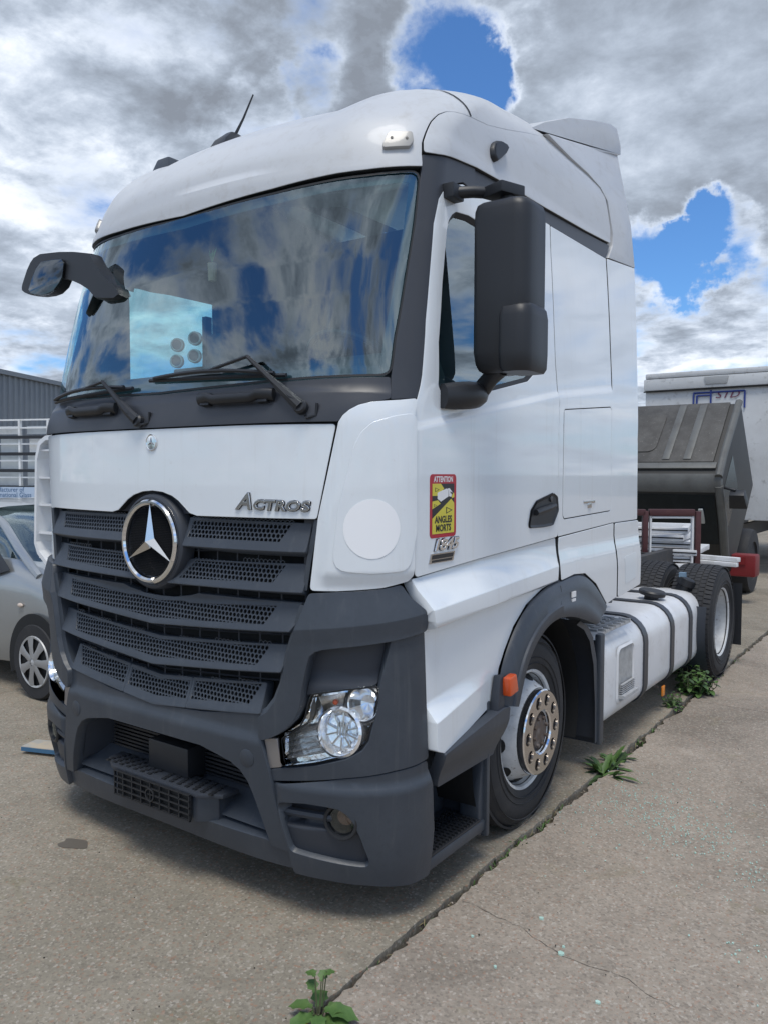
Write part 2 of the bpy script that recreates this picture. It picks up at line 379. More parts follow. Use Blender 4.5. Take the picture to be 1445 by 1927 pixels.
def both(name, outline, m, parent, **k):
    r = []
    for s in (1, -1):
        kk = dict(k)
        if s < 0 and 'holes' in k: kk['holes'] = [mir(h) for h in k['holes']]
        if s < 0 and 'label' in kk: kk.pop('label')
        if s < 0 and 'lines' in kk: kk['lines'] = [((-a[0], a[1]), (-b[0], b[1])) for a, b in kk['lines']]
        pp = parent[0 if s > 0 else 1] if isinstance(parent, (list, tuple)) else parent
        r.append(panel(name, outline if s > 0 else mir(outline), m, pp, **kk))
    return r
def ring(name, outline, w, m, parent, o=0., o2=None, n=1):
    # flat border strip of width w inside an outline
    k = len(outline); P2 = [Vector(p) for p in outline]; ar = sum(P2[i-1].x*P2[i].y-P2[i].x*P2[i-1].y for i in range(k)); sg = 1 if ar > 0 else -1
    inn = []
    for i in range(k):
        a = (P2[i]-P2[i-1]); b = (P2[(i+1) % k]-P2[i]); a = a.normalized() if a.length > 0 else b.normalized(); b = b.normalized() if b.length > 0 else a
        na = Vector((-a.y, a.x))*sg; nb = Vector((-b.y, b.x))*sg; d = (na+nb); d = d/max(d.length_squared/2, .5)
        inn.append(P2[i]+d*w)
    # densify
    mb = MB(); A = []; B = []
    for i in range(k):
        st = max(1, int((P2[(i+1) % k]-P2[i]).length/.05))
        for j in range(st):
            A.append(P2[i].lerp(P2[(i+1) % k], j/st)); B.append(inn[i].lerp(inn[(i+1) % k], j/st))
    pa = so(np.array([p.x for p in A]), np.array([p.y for p in A]), o); pb = so(np.array([p.x for p in B]), np.array([p.y for p in B]), o if o2 is None else o2)
    kk = len(A); mb.add(list(pa)+list(pb), [(i, (i+1) % kk, kk+(i+1) % kk, kk+i) for i in range(kk)], m)
    return mb.build(name, parent, fix=False), [tuple(p) for p in inn]
def hexmesh(name, area, m, parent, o, p=.0205, back=.005, fill=.76):
    mb = MB(); rr = p/math.sqrt(3); q0 = min(a[0] for a in area); q1 = max(a[0] for a in area); z0 = min(a[1] for a in area); z1 = max(a[1] for a in area)
    cs = []; row = 0; z = z0-rr
    while z < z1+rr:
        q = q0-p+(p/2 if row % 2 else 0)
        while q < q1+p:
            if any(pip(q+dx, z+dz, area) for dx, dz in ((0, 0), (rr*.9, 0), (-rr*.9, 0), (0, rr*.9), (0, -rr*.9))): cs.append((q, z))
            q += p
        z += 1.5*rr; row += 1
    ang = [R(30+60*i) for i in range(6)]
    Q = []; Z = []; B = []
    for q, z in cs:
        for k, b in ((1.0, 0), (fill, 0), (fill*.94, -back)):
            for a in ang: Q.append(q+rr*k*math.cos(a)); Z.append(z+rr*k*math.sin(a)); B.append(b)
    Q = np.array(Q); Z = np.array(Z); base = so(Q, Z, o)+sn(Q, Z)*np.array(B)[:, None]
    F = []
    for i in range(len(cs)):
        b = i*18
        for j in range(6):
            k = (j+1) % 6; F.append((b+j, b+k, b+6+k, b+6+j)); F.append((b+6+j, b+6+k, b+12+k, b+12+j))
    mb.add(list(base), F, m); ob = mb.build(name, parent, fix=False, ang=40); ob['kind'] = 'stuff'; return ob
# outlines of the body panels as (q, z)
P={'windscreen_h': [(0.0, 2.916), (0.518, 2.938), (0.8, 2.961), (0.912, 2.968), (1.139, 2.992), (1.131, 2.766), (1.113, 2.519), (1.097, 2.296), (1.099, 2.145), (0.827, 2.138), (0.482, 2.128), (0.0, 2.118)],
 'cowl_h': [(0.0, 2.114), (0.483, 2.123), (0.828, 2.134), (1.098, 2.141), (1.118, 2.056), (1.051, 2.036), (1.004, 2.026), (0.973, 2.01), (0.95, 1.99), (0.935, 1.968), (0.5, 1.968), (0.0, 1.968)],
 'pillar': [(1.139, 3.057), (1.144, 2.992), (1.136, 2.766), (1.117, 2.519), (1.102, 2.296), (1.104, 2.145), (1.12, 2.056), (1.239, 2.066), (1.224, 2.383), (1.229, 2.781), (1.252, 2.886), (1.285, 2.93), (1.334, 2.97), (1.434, 3.013), (1.545, 3.0), (1.518, 3.103), (1.427, 3.097), (1.342, 3.084), (1.214, 3.065)],
 'band': [(1.523, 3.102), (1.557, 3.0), (1.933, 3.045), (2.251, 3.061), (2.356, 3.064), (3.141, 3.072), (3.18, 3.166), (2.784, 3.146), (2.205, 3.124), (1.807, 3.116)],
 'hood_h': [(0.0, 1.962), (0.5, 1.962), (0.926, 1.958), (0.854, 1.602), (0.275, 1.598), (0.232, 1.608), (0.2, 1.632), (0.165, 1.658), (0.125, 1.678), (0.065, 1.694), (0.0, 1.699)],
 'corner': [(0.94, 1.966), (0.954, 1.986), (0.978, 2.006), (1.007, 2.022), (1.051, 2.034), (1.155, 2.045), (1.228, 2.057), (1.248, 1.756), (1.24, 1.381), (1.222, 1.361), (1.111, 1.341), (0.932, 1.329), (0.829, 1.327), (0.862, 1.604), (0.903, 1.796)],
 'corner_raise': [(1.0, 1.876), (1.024, 1.926), (1.064, 1.962), (1.149, 1.987), (1.241, 2.003), (1.247, 1.551), (1.213, 1.405), (1.068, 1.398), (0.921, 1.409), (0.945, 1.636)],
 'door': [(1.255, 1.375), (1.261, 1.756), (1.245, 2.06), (1.224, 2.378), (1.229, 2.776), (1.252, 2.882), (1.286, 2.926), (1.334, 2.965), (1.436, 2.999), (1.505, 3.0), (1.934, 3.04), (2.252, 3.056), (2.319, 3.056), (2.323, 3.04), (2.327, 3.025), (2.33, 3.009), (2.333, 2.994), (2.336, 2.978), (2.339, 2.962), (2.341, 2.947), (2.344, 2.931), (2.346, 2.916), (2.349, 2.9), (2.36, 2.844), (2.371, 2.788), (2.381, 2.732), (2.392, 2.676), (2.403, 2.62), (2.413, 2.564), (2.424, 2.508), (2.435, 2.452), (2.446, 2.396), (2.458, 2.34), (2.464, 2.324), (2.469, 2.308), (2.475, 2.292), (2.48, 2.276), (2.486, 2.26), (2.491, 2.244), (2.497, 2.228), (2.503, 2.212), (2.508, 2.196), (2.514, 2.18), (2.541, 2.107), (2.581, 2.033), (2.599, 1.96), (2.6, 1.887), (2.601, 1.814), (2.602, 1.74), (2.602, 1.667), (2.603, 1.594), (2.603, 1.52), (2.603, 1.447), (1.728, 1.403)],
 'window': [(1.325, 2.76), (1.337, 2.814), (1.36, 2.845), (1.392, 2.868), (1.498, 2.881), (1.588, 2.877), (1.967, 2.9), (2.109, 2.89), (2.18, 2.83), (2.253, 2.6), (2.281, 2.37), (2.275, 2.321), (2.25, 2.283), (2.153, 2.218), (1.759, 2.132), (1.542, 2.071), (1.481, 2.064), (1.405, 2.088), (1.352, 2.127), (1.318, 2.299), (1.315, 2.545)],
 'sleeper': [(3.138, 3.064), (3.161, 2.986), (3.178, 2.907), (3.194, 2.829), (3.209, 2.75), (3.224, 2.672), (3.239, 2.594), (3.254, 2.515), (3.27, 2.437), (3.286, 2.358), (3.303, 2.28), (3.323, 2.2), (3.35, 2.12), (3.396, 2.04), (3.419, 1.96), (3.422, 1.88), (3.425, 1.8), (3.428, 1.72), (3.43, 1.64), (3.433, 1.56), (3.435, 1.48), (2.62, 1.447), (2.62, 1.52), (2.62, 1.594), (2.619, 1.667), (2.619, 1.74), (2.618, 1.814), (2.617, 1.887), (2.616, 1.96), (2.598, 2.033), (2.558, 2.107), (2.531, 2.18), (2.525, 2.196), (2.52, 2.212), (2.514, 2.228), (2.508, 2.244), (2.503, 2.26), (2.497, 2.276), (2.492, 2.292), (2.486, 2.308), (2.481, 2.324), (2.475, 2.34), (2.463, 2.396), (2.452, 2.452), (2.441, 2.508), (2.43, 2.564), (2.42, 2.62), (2.409, 2.676), (2.398, 2.732), (2.388, 2.788), (2.377, 2.844), (2.366, 2.9), (2.363, 2.916), (2.361, 2.931), (2.359, 2.947), (2.357, 2.962), (2.354, 2.978), (2.351, 2.994), (2.349, 3.009), (2.346, 3.025), (2.342, 3.04), (2.338, 3.056)],
 'lid': [(2.62, 2.118), (2.841, 2.138), (3.064, 2.158), (3.29, 2.178), (3.314, 2.16), (3.341, 2.101), (3.376, 2.041), (3.397, 1.982), (3.402, 1.922), (3.404, 1.863), (3.406, 1.803), (3.409, 1.744), (3.411, 1.684), (3.413, 1.624), (3.415, 1.565), (3.39, 1.548), (3.16, 1.542), (2.93, 1.536), (2.7, 1.53), (2.675, 1.548), (2.674, 1.603), (2.674, 1.658), (2.673, 1.714), (2.673, 1.769), (2.672, 1.824), (2.671, 1.879), (2.67, 1.934), (2.666, 1.99), (2.646, 2.045), (2.614, 2.1)],
 'side_fairing': [(3.643, 3.116), (3.672, 3.034), (3.688, 2.953), (3.7, 2.871), (3.712, 2.79), (3.723, 2.708), (3.734, 2.626), (3.745, 2.545), (3.756, 2.463), (3.769, 2.382), (3.782, 2.3), (3.802, 2.218), (3.826, 2.136), (3.872, 2.054), (3.901, 1.972), (3.906, 1.889), (3.909, 1.807), (3.912, 1.725), (3.915, 1.643), (3.918, 1.561), (3.92, 1.479), (3.453, 1.478), (3.451, 1.558), (3.449, 1.638), (3.446, 1.719), (3.443, 1.799), (3.44, 1.879), (3.437, 1.959), (3.414, 2.039), (3.368, 2.12), (3.341, 2.2), (3.321, 2.28), (3.304, 2.359), (3.287, 2.437), (3.272, 2.516), (3.257, 2.595), (3.242, 2.673), (3.227, 2.752), (3.211, 2.831), (3.196, 2.91), (3.178, 2.988), (3.155, 3.067)],
 'roof_side': [(1.143, 3.065), (1.134, 3.11), (1.138, 3.166), (1.142, 3.218), (1.152, 3.265), (1.171, 3.291), (1.204, 3.305), (1.308, 3.324), (1.438, 3.348), (1.493, 3.37), (1.719, 3.45), (1.977, 3.52), (2.342, 3.535), (2.504, 3.53), (2.819, 3.45), (3.117, 3.249), (3.165, 3.178), (2.781, 3.153), (2.203, 3.13), (1.805, 3.121), (1.516, 3.108), (1.341, 3.088), (1.213, 3.069)],
 'skirt': [(1.249, 1.365), (1.728, 1.394), (2.608, 1.437), (2.607, 1.294), (2.576, 1.218), (2.404, 1.191), (2.233, 1.138), (2.097, 1.052), (2.007, 0.954), (1.951, 0.877), (1.914, 0.728), (1.637, 0.682), (1.396, 0.653), (1.34, 0.676), (1.329, 0.848), (1.299, 1.153), (1.287, 1.205), (1.276, 1.28)],
 'rear_lower': [(2.629, 1.438), (3.453, 1.473), (3.455, 1.025), (3.293, 1.004), (3.113, 1.145), (2.942, 1.221), (2.784, 1.231), (2.611, 1.217)],
 'rear_corner': [(3.481, 1.471), (3.925, 1.47), (3.907, 1.053), (3.484, 1.018)],
 'arch': [(1.914, 0.718), (1.951, 0.877), (2.007, 0.954), (2.097, 1.052), (2.233, 1.138), (2.404, 1.191), (2.589, 1.211), (2.784, 1.231), (2.942, 1.221), (3.113, 1.139), (3.293, 0.997), (3.018, 0.924), (2.898, 0.963), (2.687, 1.02), (2.494, 1.04), (2.353, 1.018), (2.216, 0.95), (2.121, 0.864), (2.069, 0.747), (2.038, 0.691)],
 'upper_corner': [(0.826, 1.314), (0.932, 1.323), (1.111, 1.335), (1.194, 1.347), (1.222, 1.297), (1.286, 1.234), (1.287, 1.165), (1.128, 1.142), (0.932, 1.117), (0.879, 1.108), (0.85, 1.098), (0.828, 1.078), (0.817, 1.04), (0.799, 0.956), (0.788, 0.871), (0.765, 0.822), (0.73, 0.784), (0.702, 0.761), (0.658, 0.737), (0.613, 0.721), (0.612, 0.811), (0.652, 0.84), (0.687, 0.886), (0.715, 0.957), (0.739, 1.068), (0.772, 1.171), (0.808, 1.27)],
 'recess': [(0.85, 1.098), (0.932, 1.113), (1.128, 1.138), (1.083, 0.966), (0.814, 0.92), (0.799, 0.914), (0.817, 1.04), (0.828, 1.078)],
 'headlight': [(0.821, 0.925), (0.957, 0.952), (1.086, 0.966), (1.082, 0.895), (1.061, 0.813), (1.042, 0.752), (1.018, 0.721), (0.96, 0.689), (0.841, 0.653), (0.706, 0.621), (0.69, 0.733), (0.73, 0.756), (0.769, 0.785), (0.794, 0.83), (0.806, 0.883)],
 'flank': [(1.133, 1.142), (1.291, 1.16), (1.332, 0.643), (1.146, 0.635), (1.048, 0.623), (0.959, 0.613), (0.658, 0.562), (0.653, 0.605), (0.84, 0.647), (0.96, 0.682), (1.022, 0.717), (1.047, 0.75), (1.065, 0.813), (1.086, 0.894), (1.088, 0.964)],
 'lower_corner': [(0.658, 0.553), (0.959, 0.605), (1.048, 0.615), (1.146, 0.626), (1.331, 0.633), (1.342, 0.35), (1.3, 0.158), (1.195, 0.155), (1.034, 0.18), (0.873, 0.193), (0.739, 0.198), (0.725, 0.284), (0.675, 0.491)],
 'fog_panel': [(0.68, 0.487), (0.804, 0.503), (0.881, 0.501), (0.932, 0.495), (0.962, 0.476), (0.988, 0.442), (1.012, 0.381), (1.047, 0.257), (0.878, 0.275), (0.733, 0.29), (0.707, 0.386)],
 'plate': [(0.626, 0.723), (0.68, 0.732), (0.699, 0.624), (0.648, 0.61)],
 'mid_h': [(0.0, 0.752), (0.3, 0.775), (0.607, 0.821), (0.616, 0.721), (0.65, 0.604), (0.673, 0.49), (0.721, 0.285), (0.6, 0.305), (0.0, 0.3)],
 'opening_h': [(0.0, 0.64), (0.3, 0.64), (0.403, 0.62), (0.465, 0.606), (0.514, 0.581), (0.55, 0.542), (0.574, 0.496), (0.613, 0.399), (0.646, 0.295), (0.45, 0.3), (0.0, 0.3)],
 'lip_h': [(0.0, 0.296), (0.6, 0.301), (0.72, 0.28), (0.734, 0.2), (0.6, 0.2), (0.0, 0.205)],
 'slatA_h': [(0.0, 1.232), (0.1, 1.235), (0.2, 1.25), (0.24, 1.262), (0.808, 1.27), (0.772, 1.212), (0.738, 1.164), (0.0, 1.118)],
 'slatB_h': [(0.0, 1.052), (0.724, 1.1), (0.699, 1.001), (0.0, 0.938)],
 'slatC_h': [(0.0, 0.877), (0.606, 0.934), (0.604, 0.822), (0.0, 0.756)],
 'slat1': [(0.2, 1.585), (0.822, 1.581), (0.813, 1.475), (0.2, 1.47)],
 'slat2': [(0.2, 1.408), (0.813, 1.422), (0.798, 1.319), (0.1, 1.304)],
 'meshA_h': [(0.0, 1.215), (0.156, 1.227), (0.195, 1.222), (0.666, 1.254), (0.62, 1.178), (0.0, 1.14)],
 'meshB_h': [(0.0, 1.04), (0.629, 1.09), (0.582, 1.011), (0.0, 0.965)],
 'meshC_h': [(0.0, 0.86), (0.586, 0.93), (0.549, 0.847), (0.0, 0.79)],
 'mesh1': [(0.221, 1.577), (0.738, 1.578), (0.696, 1.506), (0.211, 1.505)],
 'mesh2': [(0.232, 1.407), (0.71, 1.416), (0.666, 1.346), (0.159, 1.328)],
 'circle': [(1.066, 1.566)],
 'handle': [(2.245, 1.512), (2.274, 1.596), (2.335, 1.639), (2.533, 1.675), (2.58, 1.656), (2.595, 1.584), (2.528, 1.511), (2.426, 1.508)],
 'sticker': [(1.348, 1.771), (1.553, 1.773), (1.559, 1.518), (1.36, 1.52)],
 'shield': [(1.534, 3.259), (1.569, 3.291), (1.617, 3.312), (1.656, 3.287), (1.682, 3.237), (1.665, 3.196), (1.613, 3.205), (1.562, 3.228)],
 'marker': [(0.964, 3.069), (0.977, 3.131), (0.986, 3.137), (1.071, 3.142), (1.085, 3.101), (1.073, 3.078)],
 'fog_lamp': [(0.941, 0.433)],
 'cap': [(0.551, 0.637)],
 'lamp': [(0.936, 0.77), (1.038, 0.896)],
 'actros': [(0.475, 1.632), (0.83, 1.63)],
 'n1845': [(1.341, 1.483), (1.341, 1.527), (1.599, 1.457)],
 'badge2': [(1.348, 1.458), (1.542, 1.465), (1.525, 1.44), (1.341, 1.435)],
 'latch': [(3.049, 1.599)],
 'wiper': [(-0.077, 1.992), (0.798, 2.019), (0.85, 1.993), (-0.346, 2.181), (-0.837, 2.137), (0.53, 2.222), (-0.047, 2.185), (-0.198, 2.134), (0.697, 2.127)],
 'hgrip1': [(0.285, 2.095), (0.631, 2.098), (0.666, 2.044), (0.344, 2.036)],
 'hgrip2': [(-0.631, 2.083), (-0.259, 2.077), (-0.244, 2.027), (-0.557, 2.027)],
 'low_dark': [(1.396, 0.647), (1.899, 0.712), (1.962, 0.707), (1.935, 0.578), (1.888, 0.495), (1.409, 0.497), (1.398, 0.59)]}
# ================================================================== the tractor unit
truck = empty('tractor_unit', (0, 0, 0), 0, 'white heavy tractor unit with dark grey bumper and chrome star on its grille', 'truck')
T = truck
DARK_RIM = (WHITE, ROOFW)
WHITES = WHITE.copy(); WHITES.name = 'white_paint_skirt'
WSC = rc(sym(P['windscreen_h']), .05)
WIN = rc(P['window'], .03)
# ---- inner shell (what shows in the gaps and inside the cab)
def shell():
    mb = MB(); st = .03; qs = np.arange(-3.95, 3.951, st); zs = np.arange(1.36, 3.69, st)
    _, win_in = ring('tmp', WSC, .028, BLACK, None); bpy.data.objects.remove(bpy.data.objects['tmp'])
    _, w_in = ring('tmp', WIN, .03, BLACK, None); bpy.data.objects.remove(bpy.data.objects['tmp'])
    wl = mir(w_in)
    QQ, ZZ = np.meshgrid(qs, zs, indexing='ij'); pts = so(QQ.ravel(), ZZ.ravel(), -.03); nz = len(zs); f = []
    for i in range(len(qs)-1):
        for j in range(nz-1):
            q, z = qs[i]+st/2, zs[j]+st/2
            if z < 3.02 and (pip(q, z, win_in) or pip(q, z, w_in) or pip(q, z, wl)): continue
            if abs(q) < .80 and z < 1.60: continue
            if pts[i*nz+j][1] > 3.0: continue
            f.append((i*nz+j, (i+1)*nz+j, (i+1)*nz+j+1, i*nz+j+1))
    mb.add(list(pts), f, DASH); return mb.build('cab_shell', T, fix=False)
shell()
mb = MB(); mb.box((0, 2.55, 2.45), (2.08, .04, 2.1), DASH); mb.box((0, 1.65, 1.40), (2.1, 2.0, .06), PITCHB); mb.build('cab_rear_wall', T)
# ---- glass
panel('windscreen', WSC, GLASSW, T, o=lambda q, z: -.006+.024*np.clip((z-2.12)/.85*(2.99-z)/.85*4, 0, 1)*sst(1.14, .9, np.abs(q)), depth=.004, res=.05)
ring('windscreen_frit', WSC, .045, BLACKP, T, o=-.012)
ring('windscreen_seal', [(q*1.004, z) for q, z in WSC], .009, SEAL, T, o=.002)
# ---- front panels
panel('cowl_panel', rc(sym(P['cowl_h']), .01), BLACKP, T, o=lambda q, z: .012*sst(2.11, 2.075, z)*1.0, res=.04)
hood = panel('front_flap', rc(sym(P['hood_h']), .012), WHITE, T, o=.004, res=.06, depth=.03)
cr_ = rc(P['corner_raise'], .05)
def corner_o(q, z):
    a = np.abs(q); # shallow raised field that falls away to the lower inner edge
    e = .93+(1.40-np.minimum(z, 1.40))*.0
    return .004+.022*sst(1.335, 1.41, z)*sst(.845, .90, a-.06*(z-1.33)/.6)
corner = panel('corner_deflector', rc(P['corner'], .015), WHITE, T, o=corner_o, res=.03, depth=.035)
panel('raised_field', rc(P['corner_raise'], .06), WHITE, corner, o=lambda q, z: corner_o(q, z)+.004, depth=.004, edge=.003, res=.04)
cq, cz = P['circle'][0]
panel('round_decal', [(cq+.104*math.cos(R(a)), cz+.112*math.sin(R(a))) for a in range(0, 360, 10)], DECAL, corner, o=lambda q, z: corner_o(q, z)+.0056, depth=.0012, edge=.0004, res=.05, label='round matt white decal')
# far corner deflector stands open, inner ribs to the front
oc = MB(); xs0, xs1 = -1.43, -1.22
prof = [(-1.20, 1.985), (-1.30, 1.98), (-1.37, 1.95), (-1.405, 1.86), (-1.43, 1.37), (-1.40, 1.31), (-1.30, 1.24), (-1.22, 1.21)]
ins = [(-1.22, 1.96), (-1.30, 1.955), (-1.35, 1.93), (-1.385, 1.85), (-1.408, 1.38), (-1.385, 1.33), (-1.295, 1.265), (-1.235, 1.235)]
for a in range(len(prof)-1):
    p0, p1, i0, i1 = prof[a], prof[a+1], ins[a], ins[a+1]
    oc.add([(p0[0], .335, p0[1]), (p1[0], .335, p1[1]), (i1[0], .335, i1[1]), (i0[0], .335, i0[1]), (p0[0], .46, p0[1]), (p1[0], .46, p1[1]), (i1[0], .45, i1[1]), (i0[0], .45, i0[1])], [(0, 1, 2, 3), (3, 2, 6, 7), (0, 4, 5, 1)], WHITE2)
oc.add([(x, .452, z) for x, z in prof], [tuple(range(len(prof)))], WHITE2)
ocd = oc.build('corner_deflector', T, fix=False); ocd['label'] = 'opened white corner deflector with inner ribs'
for z in (1.90, 1.745, 1.59, 1.43, 1.29):
    MB().box((-1.31, .40, z), (.19, .10, .010), WHITE2).build('rib', ocd)
panel('corner_pillar', [(-.93, 1.966), (-1.17, 2.05), (-1.235, 2.05), (-1.245, 1.38), (-1.10, 1.34), (-.835, 1.327), (-.862, 1.604)][::-1], WHITE, T, o=-.012, res=.05)
# ---- pillars, bands, doors, sides
both('a_pillar', rc(P['pillar'], .008), BLACKP, T, o=.003)
both('side_band', rc(P['band'], .008), BLACKP, T, o=-.004)
def door_o(q, z):
    y = sv(q, z)[..., 1]; zc = 2.05+.145*(y-.9)/.83   # shoulder line
    return .004+.010*sst(zc+.022, zc-.022, z)
doors = both('door', rc(P['door'], .02), WHITE, T, o=door_o, holes=[WIN], res=.045, depth=.03, lines=[((qys(.5, 1.98), 1.98+d), (qys(1.7, 2.19), 2.19+d)) for d in (-.022, -.012, 0, .012, .022)])
for d_, s in zip(doors, (1, -1)):
    w = WIN if s > 0 else mir(WIN)
    panel('window', w, GLASSS, d_, o=-.014, depth=.003, res=.06)
    ring('window_seal', w, .022, SEAL, d_, o=.003, o2=-.012)
sleep_o = lambda q, z: .002+.008*sst(2.19+.1*(q-2.55)/.8+.03, 2.19+.1*(q-2.55)/.8-.03, z)
LID = rc(P['lid'], .03)
sl = both('sleeper_side', rc(P['sleeper'], .01), WHITE, T, o=sleep_o, holes=[LID], lines=[((2.55, 2.19+d), (3.35, 2.29+d)) for d in (-.03, -.015, 0, .015, .03)])
lids = both('locker_lid', [(q, z) for q, z in ring('tmp', LID, .009, BLACK, None)[1]], WHITE, T, o=lambda q, z: sleep_o(q, z)+.001)
bpy.data.objects.remove(bpy.data.objects['tmp'])
both('side_fairing', rc(P['side_fairing'], .012), WHITE, T, o=.004)
# roof
rs = rc(P['roof_side'], .012); RSd = P['roof_side']
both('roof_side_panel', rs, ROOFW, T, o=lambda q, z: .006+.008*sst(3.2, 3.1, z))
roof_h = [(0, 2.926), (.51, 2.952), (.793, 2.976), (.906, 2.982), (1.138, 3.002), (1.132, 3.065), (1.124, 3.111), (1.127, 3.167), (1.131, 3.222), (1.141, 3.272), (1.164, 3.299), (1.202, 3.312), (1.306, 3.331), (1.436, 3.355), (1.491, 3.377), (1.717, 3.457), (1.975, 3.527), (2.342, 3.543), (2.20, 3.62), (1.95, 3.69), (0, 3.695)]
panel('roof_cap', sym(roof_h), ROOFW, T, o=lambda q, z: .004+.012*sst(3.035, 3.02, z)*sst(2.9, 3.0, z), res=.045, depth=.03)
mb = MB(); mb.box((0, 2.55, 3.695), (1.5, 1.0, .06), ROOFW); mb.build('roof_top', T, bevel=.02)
# seam in the roof crown
def strip(name, qz, w, m, parent, o):
    A = np.array(qz, float); d = np.gradient(A, axis=0); n = np.stack([-d[:, 1], d[:, 0]], -1); n /= np.linalg.norm(n, axis=1, keepdims=True)
    a = A+n*w/2; b = A-n*w/2; pa = so(a[:, 0], a[:, 1], o); pb = so(b[:, 0], b[:, 1], o); k = len(A)
    mb = MB(); mb.add(list(pa)+list(pb), [(i, i+1, k+i+1, k+i) for i in range(k-1)], m); return mb.build(name, parent, fix=False)
for s in (1, -1):
    strip('roof_seam', [(s*(1.042+t*.262), 3.47-t*.14) for t in np.linspace(-.8, 1, 14)], .006, SEAL, T, .0065)
# rear roof fairing, both sides, and the roof spoiler
fp = [(1.8, 3.575), (1.87, 3.565), (2.1, 3.54), (2.35, 3.53), (2.535, 3.50), (2.62, 3.44), (2.655, 3.25), (2.64, 3.17), (2.56, 3.08), (3.055, 3.122), (3.03, 3.40), (3.0, 3.86), (2.5, 3.745), (2.1, 3.65)]
for s in (1, -1):
    mb = MB(); n = len(fp); out = []; inn = []
    for y, z in fp:
        xo = float(np.interp(z, [3.06, 3.25, 3.42, 3.55, 3.65, 3.80], [1.104, 1.094, 1.075, 1.045, 1.015, .99]))
        out.append((s*xo, y, z)); inn.append((s*(xo-.10), y, z))
    vs = out+inn; fs = [(i, (i+1) % n, n+(i+1) % n, n+i) for i in range(n)]
    for t3 in tessellate_polygon([[Vector((y, z, 0)) for y, z in fp]]): fs += [tuple(t3), tuple(n+i for i in t3)]
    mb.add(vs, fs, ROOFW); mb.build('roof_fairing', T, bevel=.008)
    mb = MB(); pass
sp = MB(); xs = np.linspace(-1, 1, 25); up_ = []; lo_ = []
prof_s = [(1.62, 3.57, 3.555), (1.85, 3.69, 3.58), (2.17, 3.825, 3.65), (2.55, 3.945, 3.735), (2.84, 4.025, 3.815), (2.95, 4.035, 3.84), (3.03, 3.95, 3.865)]
rings = []
for x in xs:
    e = 1-.0*abs(x); w = 1.0; sag = .03*abs(x)**6
    rings.append([(x*w, y, zt-sag) for y, zt, zb in prof_s]+[(x*w, y, zb) for y, zt, zb in reversed(prof_s)])
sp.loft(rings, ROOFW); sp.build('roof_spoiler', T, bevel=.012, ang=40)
# roof fittings
mb = MB(); pb = Vector((-.165, .68, 3.43))
mb.loft([[(pb.x+a*.045*k, pb.y+b*.075*k+dz*.4, pb.z+dz) for a, b in ((-1, -1), (1, -1), (1, 1), (-1, 1))] for k, dz in ((1.2, -.06), (1, .0), (.5, .05), (.2, .06))], BLACK)
mb.build('antenna_foot', T, bevel=.01); mb = MB(); mb.tube([pb+Vector((0, .02, .04)), pb+Vector((.04, .045, .13)), pb+Vector((.085, .07, .245))], [.009, .006, .004], BLACK); mb.build('antenna', T)
mb = MB(); hx = Vector((-.80, .83, 3.475)); mb.box(hx, (.16, .20, .11), GREYP, tp=.62); mb.build('roof_hatch', T, bevel=.012)
MKR = P['marker']
for s in (1, -1):
    mk = [(q-.0, z) for q, z in MKR]; mk = mk if s > 0 else mir(mk)
    lamp = panel('marker_lamp', rc(mk, .012), mat('marker_lens', (.30, .30, .29), .3, coat=.3), T, o=.022, depth=.03, res=.03)
    c = Vector(np.mean(np.array(mk), axis=0))
    for dq in (-.03, .03):
        MB().lathe([(0, .002), (.006, .002), (.006, -.004)], BLACK, fr(P1(c.x+s*dq, c.y, .022), N1(c.x, c.y)), 10).build('screw', lamp)
SH = [(1.570, 3.275), (1.600, 3.290), (1.640, 3.292), (1.665, 3.283), (1.672, 3.262), (1.660, 3.225), (1.637, 3.193), (1.61, 3.205), (1.582, 3.235), (1.570, 3.258)]
both('roof_side_light', SH, BLACK, T, o=.034, depth=.03, res=.02, edge=.008)
# ---- lower side: skirt with two ridges, rear lower panels, arch flare
def skirt_o(q, z):
    y = sv(q, z)[..., 1]; zt = 1.372+.05*(y-.35)/1.3; r1 = 1.244+.044*(y-.44)/1.24
    A = .062*np.clip(1-(y-.40)/1.45, 0, 1)+.012
    o = np.where(z > r1, A*np.clip((zt-z)/np.maximum(zt-r1, .01), 0, 1)**1.3, A*sst(r1-.086, r1-.066, z))
    r2 = .795+.05*(y-.48)/.46; A2 = .055*np.clip(1-(y-.46)/.52, 0, 1)
    o = o+np.where(z > r2, A2*np.clip(1-(z-r2)/.075, 0, 1)**1.5, A2)
    return o
def skq(y, z): return qys(y, z)
_r1 = lambda y: 1.244+.044*(y-.44)/1.24
_r2 = lambda y: .795+.05*(y-.48)/.46
sk_lines = [((skq(.3, 1.24), f_(.3)), (skq(1.75, 1.24), f_(1.75))) for f_ in (_r1, lambda y: _r1(y)-.066, lambda y: _r1(y)-.071, lambda y: _r1(y)-.086, _r2, lambda y: _r2(y)+.075, lambda y: _r1(y)+.004, lambda y: _r1(y)-.004, lambda y: _r2(y)+.004, lambda y: _r2(y)-.004)]
both('lower_skirt', rc(P['skirt'], .008), WHITES, T, o=skirt_o, res=.04, depth=.05, lines=sk_lines)
rl_o = lambda q, z: .012+.012*sst(1.40, 1.30, z)
both('rear_lower_panel', rc(P['rear_lower'], .008), WHITE, T, o=rl_o, res=.04)
rcn = both('rear_corner_panel', rc(P['rear_corner'], .02), WHITE, T, o=rl_o)
both('patch', rc([(3.60, 1.255), (3.83, 1.27), (3.82, 1.11), (3.61, 1.085)], .02), mat('worn_patch', (.70, .73, .74), .7), rcn, o=lambda q, z: rl_o(q, z)+.0015, depth=.001, edge=.0004)
AR = P['arch']
